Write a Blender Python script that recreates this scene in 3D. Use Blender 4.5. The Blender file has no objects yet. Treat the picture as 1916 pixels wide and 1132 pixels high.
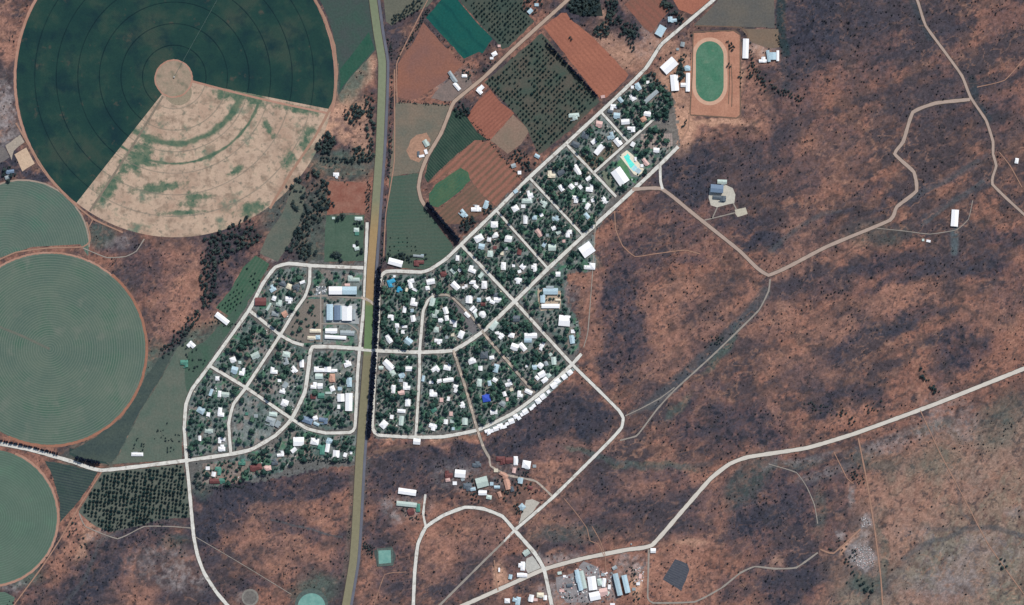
import bpy, bmesh, math, random
import numpy as np
from mathutils import Vector, Matrix
random.seed(7)
S = 1.4                      # metres per survey unit
def W(x, y, z=0.0): return Vector(((x - 958) * S, (566 - y) * S, z))

# ------------------------------------------------------------------ camera, sky, sun, exposure
sc = bpy.context.scene
cam = bpy.data.objects.new('camera', bpy.data.cameras.new('camera'))
sc.collection.objects.link(cam); sc.camera = cam
H = 8000.0
cam.location = (0, 0, H)
cam.data.sensor_width = 36.0
cam.data.lens = 36.0 * H / (1916 * S)
cam.data.clip_start = 10.0; cam.data.clip_end = 90000.0
SUN_AZ, SUN_EL = math.radians(32), math.radians(50)
w = bpy.data.worlds.new('World'); sc.world = w; w.use_nodes = True
nt = w.node_tree; nt.nodes.clear()
sky = nt.nodes.new('ShaderNodeTexSky'); sky.sky_type = 'NISHITA'; sky.sun_disc = False
sky.sun_elevation = SUN_EL; sky.sun_rotation = SUN_AZ
bg = nt.nodes.new('ShaderNodeBackground'); bg.inputs['Strength'].default_value = 0.11
wo = nt.nodes.new('ShaderNodeOutputWorld')
nt.links.new(sky.outputs[0], bg.inputs[0]); nt.links.new(bg.outputs[0], wo.inputs[0])
sl = bpy.data.lights.new('sun', 'SUN'); sl.energy = 3.9; sl.angle = math.radians(0.5); sl.color = (1.0, 0.955, 0.90)
so = bpy.data.objects.new('sun', sl); sc.collection.objects.link(so)
dsun = Vector((math.sin(SUN_AZ) * math.cos(SUN_EL), math.cos(SUN_AZ) * math.cos(SUN_EL), math.sin(SUN_EL)))
so.rotation_euler = dsun.to_track_quat('Z', 'Y').to_euler(); so.location = (0, 0, 500)
sc.view_settings.view_transform = 'Standard'; sc.view_settings.look = 'None'
sc.view_settings.exposure = 0.0; sc.view_settings.gamma = 1.0
try: sc.view_settings.use_curve_mapping = False
except Exception: pass

# ------------------------------------------------------------------ helpers
col = sc.collection
ILL = (1.10, 1.10, 1.14)
def lin(v):
    v /= 255.0
    return v / 12.92 if v <= 0.04045 else ((v + 0.055) / 1.055) ** 2.4
def P(r, g, b): return tuple(min(0.85, lin(c) / k) for c, k in zip((r, g, b), ILL))
def tag(o, label=None, cat=None, group=None, kind=None):
    if label: o['label'] = label
    if cat: o['category'] = cat
    if group: o['group'] = group
    if kind: o['kind'] = kind
    return o
def mesh_obj(name, verts, faces, mats, parent=None, smooth=False, midx=None):
    me = bpy.data.meshes.new(name); me.from_pydata(verts, [], faces)
    for m in (mats if isinstance(mats, (list, tuple)) else [mats]): me.materials.append(m)
    if midx: me.polygons.foreach_set('material_index', midx)
    if smooth: me.polygons.foreach_set('use_smooth', [True] * len(me.polygons))
    o = bpy.data.objects.new(name, me); col.objects.link(o)
    if parent is not None: o.parent = parent
    return o
def np_mesh(name, co, quads, tris=False):
    me = bpy.data.meshes.new(name)
    n = 3 if tris else 4
    me.vertices.add(len(co)); me.vertices.foreach_set('co', np.ascontiguousarray(co, dtype=np.float32).ravel())
    me.loops.add(quads.size); me.loops.foreach_set('vertex_index', np.ascontiguousarray(quads, dtype=np.int32).ravel())
    me.polygons.add(len(quads)); me.polygons.foreach_set('loop_start', np.arange(0, quads.size, n, dtype=np.int32))
    me.update(calc_edges=True)
    return me
def empty(name, loc, rz=0.0):
    o = bpy.data.objects.new(name, None); o.empty_display_size = 2
    o.location = loc; o.rotation_euler = (0, 0, rz); col.objects.link(o); return o

# ---- numpy noise
RT = np.random.RandomState(11).rand(64, 256, 256).astype(np.float32)
def vnoise(x, y, seed):
    t = RT[seed % 64]
    xi = np.floor(x).astype(np.int64); yi = np.floor(y).astype(np.int64)
    fx = (x - xi).astype(np.float32); fy = (y - yi).astype(np.float32)
    fx = fx * fx * (3 - 2 * fx); fy = fy * fy * (3 - 2 * fy)
    a = t[yi & 255, xi & 255]; b = t[yi & 255, (xi + 1) & 255]
    c = t[(yi + 1) & 255, xi & 255]; d = t[(yi + 1) & 255, (xi + 1) & 255]
    return (a * (1 - fx) + b * fx) * (1 - fy) + (c * (1 - fx) + d * fx) * fy
def fbm(x, y, size, octv=4, seed=0, pers=0.55):
    v = 0; a = 1; s = 0; f = 1.0 / size
    for i in range(octv):
        v = v + a * vnoise(x * f + 17.3 * i, y * f + 5.7 * i, seed + i); s += a; a *= pers; f *= 2.03
    return v / s
def sstep(a, b, v): 
    t = np.clip((v - a) / (b - a), 0, 1); return t * t * (3 - 2 * t)
def inpoly(px, py, poly):
    r = np.zeros(np.shape(px), bool); n = len(poly); j = n - 1
    for i in range(n):
        xi, yi = poly[i]; xj, yj = poly[j]
        if yi != yj:
            r ^= ((yi > py) != (yj > py)) & (px < (xj - xi) * (py - yi) / (yj - yi) + xi)
        j = i
    return r
def inp(x, y, poly): return bool(inpoly(np.array([x]), np.array([y]), poly)[0])
def segdist(px, py, pts):
    d = np.full(np.shape(px), 1e9)
    for (ax, ay), (bx, by) in zip(pts[:-1], pts[1:]):
        vx, vy = bx - ax, by - ay; L = vx * vx + vy * vy + 1e-9
        t = np.clip(((px - ax) * vx + (py - ay) * vy) / L, 0, 1)
        d = np.minimum(d, np.hypot(px - ax - t * vx, py - ay - t * vy))
    return d

# ------------------------------------------------------------------ materials
class NB:
    def __init__(s, name):
        s.m = bpy.data.materials.new(name); s.m.use_nodes = True; s.t = s.m.node_tree
        s.b = s.t.nodes['Principled BSDF']; s.b.inputs['Roughness'].default_value = 0.95
        s.b.inputs['Specular IOR Level'].default_value = 0.1
    def n(s, ty, **kw):
        nd = s.t.nodes.new(ty)
        for k, v in kw.items(): setattr(nd, k, v)
        return nd
    def l(s, a, b): s.t.links.new(a, b)
    def math(s, op, a, b=None, c=None):
        nd = s.n('ShaderNodeMath', operation=op)
        for i, v in enumerate((a, b, c)):
            if v is None: continue
            if isinstance(v, (int, float)): nd.inputs[i].default_value = v
            else: s.l(v, nd.inputs[i])
        return nd.outputs[0]
    def pos(s):
        return s.n('ShaderNodeNewGeometry').outputs['Position']
    def noise(s, scale, detail=4, rough=0.6, vec=None):
        nd = s.n('ShaderNodeTexNoise'); nd.inputs['Scale'].default_value = scale
        nd.inputs['Detail'].default_value = detail; nd.inputs['Roughness'].default_value = rough
        s.l(vec if vec is not None else s.pos(), nd.inputs['Vector']); return nd.outputs['Fac']
    def ramp(s, fac, stops):
        nd = s.n('ShaderNodeValToRGB'); e = nd.color_ramp.elements
        while len(e) < len(stops): e.new(0.5)
        for el, (p, c) in zip(e, stops): el.position = p; el.color = (*c, 1) if len(c) == 3 else c
        s.l(fac, nd.inputs[0]); return nd.outputs[0]
    def mix(s, fac, a, b, mode='MIX'):
        nd = s.n('ShaderNodeMix', data_type='RGBA', blend_type=mode)
        for i, v in ((0, fac), (6, a), (7, b)):
            if isinstance(v, (int, float)): nd.inputs[i].default_value = v
            elif isinstance(v, tuple): nd.inputs[i].default_value = (*v, 1)
            else: s.l(v, nd.inputs[i])
        return nd.outputs[2]
    def bump(s, h, strength=0.3, dist=1.0):
        nd = s.n('ShaderNodeBump'); nd.inputs['Strength'].default_value = strength; nd.inputs['Distance'].default_value = dist
        s.l(h, nd.inputs['Height']); s.l(nd.outputs[0], s.b.inputs['Normal'])
    def out(s, c):
        s.l(c, s.b.inputs['Base Color']); return s.m
def g(v): return (v, v, v)

def soil_mat(name, c1, c2, size=60.0, spread=0.18, rows=None, rings=None, patches=None, specks=None, grain=0.35, bands=None, clumps=None):
    """crop or soil surface: two tones, optional planting rows (angle, period_m, colour, amount), rings, patches"""
    B = NB(name); pos = B.pos()
    f = B.noise(1.0 / size, 5, 0.62, pos)
    c = B.ramp(f, [(0.5 - spread, c1), (0.5 + spread, c2)])
    if patches:
        for (pc, psize, lo, hi) in patches:
            q = B.noise(1.0 / psize, 4, 0.6, pos)
            q = B.ramp(q, [(lo, g(0)), (hi, g(1))]); c = B.mix(q, c, pc)
    if bands:      # soft bands of growth along wheel circles: centre, radius, half width, colour
        nz = B.noise(1 / 40.0, 4, .65, pos); gc = B.mix(B.ramp(B.noise(1 / 18.0, 3, .6, pos), [(.35, g(0)), (.65, g(1))]), P(72, 100, 84), P(110, 120, 100))
        for (cx, cy, rad, hw) in bands:
            sb = B.n('ShaderNodeVectorMath', operation='SUBTRACT'); B.l(pos, sb.inputs[0]); sb.inputs[1].default_value = W(cx, cy)
            ln = B.n('ShaderNodeVectorMath', operation='LENGTH'); B.l(sb.outputs[0], ln.inputs[0])
            dd = B.math('DIVIDE', B.math('ABSOLUTE', B.math('SUBTRACT', ln.outputs['Value'], rad * S)), hw * S)
            k = B.math('ADD', B.math('SUBTRACT', 1.15, dd), B.math('MULTIPLY', B.math('SUBTRACT', nz, .5), 2.6))
            k = B.ramp(k, [(.25, g(0)), (.85, g(1))]); c = B.mix(k, c, gc)
    if clumps:     # soft irregular patches: x, y, rx, ry, rotation
        nz = B.noise(1 / 26.0, 5, .68, pos); gc = B.mix(B.ramp(B.noise(1 / 14.0, 3, .6, pos), [(.35, g(0)), (.65, g(1))]), P(72, 100, 84), P(112, 122, 102))
        for (cx, cy, rx, ry, rot) in clumps:
            mp_ = B.n('ShaderNodeMapping', vector_type='TEXTURE'); mp_.inputs['Location'].default_value = W(cx, cy); mp_.inputs['Rotation'].default_value = (0, 0, math.radians(rot)); mp_.inputs['Scale'].default_value = (rx * S, ry * S, 1e6)
            B.l(pos, mp_.inputs['Vector']); ln = B.n('ShaderNodeVectorMath', operation='LENGTH'); B.l(mp_.outputs[0], ln.inputs[0])
            k = B.math('ADD', B.math('SUBTRACT', 1.2, ln.outputs['Value']), B.math('MULTIPLY', B.math('SUBTRACT', nz, .5), 2.8))
            k = B.ramp(k, [(.25, g(0)), (.8, g(1))]); c = B.mix(k, c, gc)
    if rows:
        for (ang, per, rc, amt, width) in (rows if isinstance(rows, list) else [rows]):
            sx = B.n('ShaderNodeSeparateXYZ'); B.l(pos, sx.inputs[0])
            d = B.math('ADD', B.math('MULTIPLY', sx.outputs[0], -math.sin(ang)), B.math('MULTIPLY', sx.outputs[1], math.cos(ang)))
            wob = B.math('MULTIPLY', B.noise(1 / 45.0, 2, 0.5, pos), per * 0.5)
            ph = B.math('FRACT', B.math('DIVIDE', B.math('ADD', d, wob), per))
            tri = B.math('ABSOLUTE', B.math('SUBTRACT', ph, 0.5))
            k = B.ramp(tri, [(max(0.0, width - 0.12), g(1)), (min(1.0, width + 0.12), g(0))])
            am = B.math('MULTIPLY', B.noise(1 / 35.0, 3, 0.6, pos), amt * 2)
            c = B.mix(B.math('MULTIPLY', k, am), c, rc)
    if rings:
        for (cx, cy, per, off, rc, amt, width) in rings:
            sb = B.n('ShaderNodeVectorMath', operation='SUBTRACT'); B.l(pos, sb.inputs[0]); sb.inputs[1].default_value = W(cx, cy)
            ln = B.n('ShaderNodeVectorMath', operation='LENGTH'); B.l(sb.outputs[0], ln.inputs[0])
            ph = B.math('FRACT', B.math('DIVIDE', B.math('ADD', ln.outputs['Value'], off * S), per * S))
            tri = B.math('ABSOLUTE', B.math('SUBTRACT', ph, 0.5))
            k = B.ramp(tri, [(0.0, g(1)), (width, g(0))])
            am = B.math('MULTIPLY', B.noise(1 / 60.0, 3, 0.7, pos), amt * 2)
            c = B.mix(B.math('MULTIPLY', k, am), c, rc)
    fine = B.noise(1 / 5.0, 5, 0.75, pos)
    k = B.ramp(fine, [(0.3, g(1 - grain)), (0.7, g(1 + 0 * grain))])
    c = B.mix(1.0, c, k, 'MULTIPLY')
    if specks:
        v = B.n('ShaderNodeTexVoronoi'); v.inputs['Scale'].default_value = 1 / specks[1]; B.l(pos, v.inputs['Vector'])
        q = B.ramp(v.outputs['Distance'], [(0.12, g(1)), (0.22, g(0))])
        q2 = B.ramp(B.noise(1 / 70.0, 3, 0.6, pos), [(0.45, g(0)), (0.6, g(1))])
        c = B.mix(B.math('MULTIPLY', q, q2), c, specks[0])
    B.bump(fine, 0.25, 0.6)
    return B.out(c)

def roof_mat(name, c, rough=0.5, var=0.10):
    B = NB(name); pos = B.pos()
    oi = B.n('ShaderNodeObjectInfo')
    k = B.ramp(B.noise(1 / 3.0, 4, 0.6, pos), [(0.3, g(1 - var * 2)), (0.6, g(1))])
    k2 = B.ramp(oi.outputs['Random'], [(0, g(1 - var * 2)), (0.6, g(1)), (1, g(1))])
    cc = B.mix(1.0, B.mix(1.0, c, k, 'MULTIPLY'), k2, 'MULTIPLY')
    wv = B.n('ShaderNodeTexWave'); wv.inputs['Scale'].default_value = 1.2; tc = B.n('ShaderNodeTexCoord'); B.l(tc.outputs['Object'], wv.inputs['Vector'])
    B.bump(wv.outputs['Fac'], 0.08, 0.1)
    B.b.inputs['Roughness'].default_value = rough
    return B.out(cc)
def foliage_mat(name, dark, mid, light, psize=3.0):
    B = NB(name); pos = B.pos(); oi = B.n('ShaderNodeObjectInfo')
    a = B.noise(1 / psize, 4, 0.7, pos)
    b = B.noise(1 / 30.0, 2, 0.5, pos)
    r = B.math('ADD', B.math('ADD', B.math('MULTIPLY', a, 0.6), B.math('MULTIPLY', b, 0.3)), B.math('MULTIPLY', oi.outputs['Random'], 0.16))
    c = B.ramp(r, [(0.32, dark), (0.52, mid), (0.72, light)])
    B.b.inputs['Roughness'].default_value = 0.8
    return B.out(c)

M = {}
M['w'] = roof_mat('white_metal_roof', (.84, .84, .83), 0.55, 0.05)
M['c'] = roof_mat('cream_roof', P(232, 222, 200))
M['b'] = roof_mat('pale_blue_roof', P(182, 206, 218))
M['g'] = roof_mat('grey_roof', P(160, 170, 175))
M['s'] = roof_mat('slate_roof', P(98, 108, 118))
M['r'] = roof_mat('red_brown_roof', P(118, 76, 76))
M['o'] = roof_mat('orange_tile_roof', P(200, 156, 138))
M['p'] = roof_mat('pinkish_roof', P(222, 186, 180))
M['t'] = roof_mat('green_roof', P(86, 138, 124))
M['k'] = roof_mat('silver_green_roof', P(198, 214, 208))
M['u'] = roof_mat('blue_roof', P(64, 92, 196))
M['n'] = roof_mat('sky_blue_roof', P(66, 160, 198))
M['d'] = roof_mat('steel_blue_roof', P(120, 140, 164))
M['wall'] = roof_mat('plaster_wall', (0.45, 0.41, 0.36), 0.9)
M['ridge'] = roof_mat('ridge_cap', (0.5, 0.5, 0.5), 0.6)
M['boom'] = roof_mat('weathered_steel', P(84, 104, 100), 0.6)
M['concrete'] = roof_mat('concrete', P(176, 172, 166), 0.9)
M['wood'] = soil_mat('bark', (0.09, 0.06, 0.045), (0.05, 0.035, 0.03), 2)
M['leaf'] = foliage_mat('garden_leaves', P(24, 46, 50), P(50, 76, 70), P(92, 122, 102))
M['leaf2'] = foliage_mat('orchard_leaves', P(12, 26, 32), P(20, 40, 44), P(36, 62, 60))
M['leaf3'] = foliage_mat('bush_leaves', P(20, 24, 32), P(32, 36, 44), P(50, 54, 56))
M['leaf4'] = foliage_mat('windbreak_leaves', P(12, 16, 34), P(16, 24, 42), P(26, 40, 52))
M['leaf5'] = foliage_mat('farm_tree_leaves', P(28, 44, 50), P(48, 62, 64), P(78, 88, 80))

# ------------------------------------------------------------------ town blocks (name used in labels -> outline)
BL = {
 'crescent street block': [(795,655),(797,580),(812,556),(845,556),(900,618),(850,650)],
 'block west of the crescent': [(713,515),(795,514),(812,550),(795,562),(787,600),(782,655),(712,655)],
 'block north of the crescent': [(800,512),(862,462),(958,565),(905,612),(850,555),(815,548)],
 'first diagonal block': [(872,458),(928,400),(1018,502),(965,558)],
 'second diagonal block': [(938,394),(993,340),(1088,440),(1030,498)],
 'third diagonal block': [(1000,335),(1060,277),(1148,370),(1095,435)],
 'fourth diagonal block': [(1068,270),(1127,213),(1170,265),(1112,318)],
 'northeast end block': [(1135,205),(1210,140),(1255,180),(1250,225),(1220,225),(1178,262)],
 'swimming pool block': [(1120,325),(1180,270),(1225,232),(1262,275),(1160,365)],
 'east block by the scrub': [(912,620),(963,575),(1062,683),(1003,733),(920,640)],
 'fan block above row houses': [(855,660),(903,628),(995,738),(900,800)],
 'middle south block': [(790,665),(845,662),(888,798),(783,812)],
 'south block beside the windbreak': [(706,665),(780,665),(773,812),(705,808)],
 'northwest loop block': [(470,575),(495,535),(520,503),(573,503),(570,545),(527,618)],
 'west block below the orchard': [(395,680),(463,590),(518,630),(458,718)],
 'central west block': [(467,725),(530,635),(578,655),(570,720),(543,775)],
 'block west of the highway': [(590,658),(665,658),(662,800),(610,803),(550,782),(575,740)],
 'southwest corner block': [(352,855),(352,750),(390,692),(452,728),(428,760),(424,845)],
 'half-empty west block': [(435,845),(437,765),(462,733),(535,783),(500,818),(470,835)],
 'strip south of the west town': [(380,868),(440,858),(520,828),(548,792),(600,815),(668,815),(662,862),(560,860),(520,885),(470,895),(440,905),(380,905)],
 'commercial block by the highway': [(585,505),(680,510),(672,645),(575,645),(530,625),(585,540)],
 'area behind the school': [(970,560),(1030,510),(1095,450),(1112,440),(1114,506),(1062,503),(1054,560),(1082,600),(1084,640),(1070,664)],
}
GARDEN = [k for k in BL if k not in ('commercial block by the highway', 'swimming pool block', 'half-empty west block', 'area behind the school')]

# ------------------------------------------------------------------ roads: (name, width, material key, border, points)
ROADS = [
 ('street', 6.5, 'road', 1, [(1345,-10),(1335,0),(1250,72),(1235,86),(1208,128),(1150,185),(1060,268),(990,332),(930,392),(865,455),(835,484),(805,504),(788,509),(740,507),(723,508),(714,515),(709,540),(708,600),(704,655),(700,720),(697,785),(698,803),(708,814),(775,818),(830,817),(895,804),(960,773),(1020,728),(1069,683),(1088,662)]),
 ('street', 7, 'road', 1, [(1269,274),(1235,308),(1180,360),(1095,438),(1025,503),(963,564),(905,619),(850,655),(785,659),(706,656),(672,652),(585,649),(577,690),(570,735),(545,785),(515,815),(470,841),(430,850),(345,862),(190,880),(130,862),(60,842),(-10,828)]),
 ('street', 6, 'road', 1, [(466,580),(525,627),(548,640),(568,646)]),
 ('street', 6.5, 'road', 1, [(680,501),(585,497),(540,493),(515,500),(492,530),(466,580),(392,684),(360,727),(348,757),(345,800),(349,862),(353,900),(362,1000),(370,1040),(382,1072),(405,1108),(432,1140)]),
 ('street', 6, 'road', 1, [(580,499),(579,530),(570,556),(550,584),(525,626),(460,725),(437,756),(428,792),(432,850)]),
 ('street', 6, 'road', 1, [(392,684),(460,725),(545,783),(575,802),(610,810),(655,809),(664,800),(667,750),(669,700),(674,640),(681,570),(684,500),(687,416)]),
 ('street', 5, 'road', 1, [(1060,270),(1111,324),(1153,368)]),
 ('street', 5, 'road', 1, [(992,334),(1091,440)]),
 ('street', 5, 'road', 1, [(928,393),(1025,502)]),
 ('street', 6, 'road', 1, [(862,457),(963,564),(1069,680),(1120,730),(1158,768),(1166,782),(1163,800),(1140,826),(1035,930),(963,992)]),
 ('street', 5, 'road', 1, [(1111,323),(1222,224)]),
 ('street', 4.5, 'road', 1, [(1125,210),(1174,264)]),
 ('street', 5.5, 'road', 1, [(778,818),(785,700),(785,659),(789,612),(792,582),(800,563),(812,553)]),
 ('street', 4, 'road2', 1, [(812,553),(835,551),(848,558),(880,590),(904,618)]),
 ('street', 5, 'road2', 1, [(848,655),(870,722),(893,803),(905,838),(916,857)]),
 ('street', 5, 'road2', 1, [(902,619),(915,636),(960,688),(1000,735)]),
 ('street', 4, 'road2', 0, [(916,857),(918,872),(950,889),(985,896),(1004,901),(1033,928)]),
 ('road', 6.6, 'road3', 1, [(1183,354),(1238,353),(1300,402),(1380,466),(1438,515),(1550,460),(1665,412),(1678,387),(1715,357),(1710,322),(1674,288),(1690,265),(1708,210),(1750,193),(1815,186)]),
 ('road', 5, 'road', 1, [(1235,309),(1236,340),(1240,354)]),
 ('road', 5, 'road3', 1, [(1708,-20),(1718,5),(1732,48),(1770,100),(1800,142),(1816,182),(1845,225),(1858,265),(1858,288),(1864,310),(1857,345),(1930,414)]),
 ('highway', 7.5, 'road4', 1, [(1945,678),(1750,756),(1600,811),(1510,838),(1400,855),(1365,868),(1330,895),(1280,952),(1220,1020),(1170,1029),(1090,1045),(1018,1065),(940,1100),(860,1136)]),
 ('road', 7, 'road', 1, [(963,992),(1000,1034),(1018,1065),(1034,1140)]),
 ('road', 6.5, 'road', 1, [(963,992),(940,966),(905,952),(870,949),(830,964),(797,986),(782,1018),(776,1070),(773,1140)]),
 ('road', 4.5, 'road', 0, [(797,986),(792,962),(796,925)]),
 ('street', 5, 'road', 0, [(963,992),(943,1013)]),
 ('farm_road', 6.5, 'road5', 1, [(1074,-10),(1062,0),(960,92),(905,145),(850,190),(838,218),(825,250),(800,292),(788,322),(783,350),(788,373),(800,391),(858,458)]),
 ('dirt_track', 3.5, 'track2', 0, [(1214,1028),(1213,1070),(1212,1118),(1222,1128),(1300,1126),(1350,1100),(1385,1072),(1412,1060),(1450,1064),(1490,1062),(1530,1034)]),
 ('dirt_track', 2.4, 'track', 0, [(190,883),(150,945),(112,1010),(78,1062),(20,1140)]),
 ('dirt_track', 3.2, 'track2', 0, [(1441,522),(1438,545),(1420,580),(1380,620),(1330,668),(1262,730),(1230,765),(1200,805),(1190,816),(1160,824)]),
 ('dirt_track', 4.2, 'track2', 0, [(943,1013),(900,1055),(860,1095),(815,1140)]),
 ('dirt_track', 3, 'track', 0, [(1606,820),(1622,900),(1638,1000),(1648,1080),(1652,1140)]),
 ('dirt_track', 2, 'track', 0, [(1722,768),(1760,850),(1800,925),(1850,1020),(1916,1112)]),
 ('dirt_track', 1.8, 'track', 0, [(1828,163),(1880,150),(1925,100)]),
 ('dirt_track', 2, 'track2', 0, [(1438,868),(1490,884),(1510,912),(1524,945),(1530,980)]),
 ('dirt_track', 1.5, 'track2', 0, [(365,1004),(430,1042),(480,1072),(545,1112)]),
 ('dirt_track', 2, 'track', 0, [(165,402),(173,412),(166,425)]),
 ('dirt_track', 3, 'track', 0, [(-10,490),(30,472),(90,464),(155,462),(168,452),(168,438),(162,415)]),
 ('dirt_track', 2.2, 'track2', 0, [(155,464),(200,482),(235,480),(255,470),(270,447)]),
 ('dirt_track', 3.5, 'track', 0, [(30,230),(62,285),(98,340),(135,378),(175,410),(230,435)]),
 ('dirt_track', 5, 'track', 0, [(585,-10),(608,35),(625,85),(630,140),(624,190),(590,255),(540,330),(505,390)]),
 ('dirt_track', 2.2, 'track', 0, [(743,192),(742,120),(760,80),(790,20),(800,0)]),
 ('dirt_track', 2, 'track', 0, [(1150,395),(1152,430),(1165,460),(1188,480),(1225,475),(1280,468),(1310,475)]),
 ('dirt_track', 2, 'track', 0, [(1870,285),(1890,310),(1912,350)]),
 ('dirt_track', 1.8, 'track2', 0, [(1640,427),(1690,432),(1740,438),(1790,430),(1812,410),(1820,375)]),
 ('dirt_track', 2.2, 'track2', 0, [(148,960),(160,985),(220,1008),(270,985),(320,985),(358,988)]),
 ('dirt_track', 3, 'track', 0, [(330,1000)]*0 or [(1290,215),(1288,240),(1272,268)]),
 ('dirt_track', 2.5, 'track', 0, [(925,1048),(928,1080),(932,1105)]),
 ('dirt_track', 1.5, 'track', 0, [(700,1132),(720,1075),(760,1070)]),
 ('dirt_track', 3, 'track', 0, [(1460,1132)]*0 or [(1535,1028),(1560,1035),(1610,990)]),
 ('dirt_track', 2, 'track', 0, [(1560,845),(1585,895),(1597,905)]),
 ('dirt_track', 2, 'track2', 0, [(1115,405),(1108,520),(1100,620),(1092,650)]),
 ('dirt_track', 2.4, 'track', 0, [(738,130),(738,300),(722,400),(718,480)]),
 ('dirt_track', 2.5, 'track2', 0, [(1318,412),(1335,408),(1375,398)]),
 ('dirt_track', 2.5, 'track2', 0, [(1333,408),(1342,388)]),
 ('dirt_track', 2.5, 'track2', 0, [(1372,380),(1378,392)]),
 ('dirt_track', 2.2, 'track2', 0, [(1170,778),(1200,764),(1235,745),(1262,725)]),
 ('dirt_track', 1.6, 'track', 0, [(1055,932),(1078,960),(1098,988),(1104,1012),(1120,1018),(1130,1040)]),
 ('dirt_track', 1.6, 'track', 0, [(1108,985),(1122,1010),(1132,1038),(1134,1070)]),
 ('dirt_track', 3, 'track2', 0, [(600,545),(600,640)]),
 ('dirt_track', 3.5, 'track2', 0, [(575,555),(600,553),(680,558)]),
 ('dirt_track', 3, 'track2', 0, [(600,606),(650,606),(668,618),(672,640)]),
]
HW = [(697,-20),(698,0),(706,60),(715,115),(714,180),(710,284),(701,412),(694,500),(691,568),(688,655),(680,760),(673,852),(670,905),(665,1000),(661,1050),(653,1100),(645,1145)]
RD = [(707,-20),(709,0),(717,60),(726,115),(725,180),(720,284),(711,412),(705,500),(702,568),(698,655),(690,760),(683,852),(680,905),(675,1000),(671,1050),(663,1100),(655,1145)]

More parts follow.
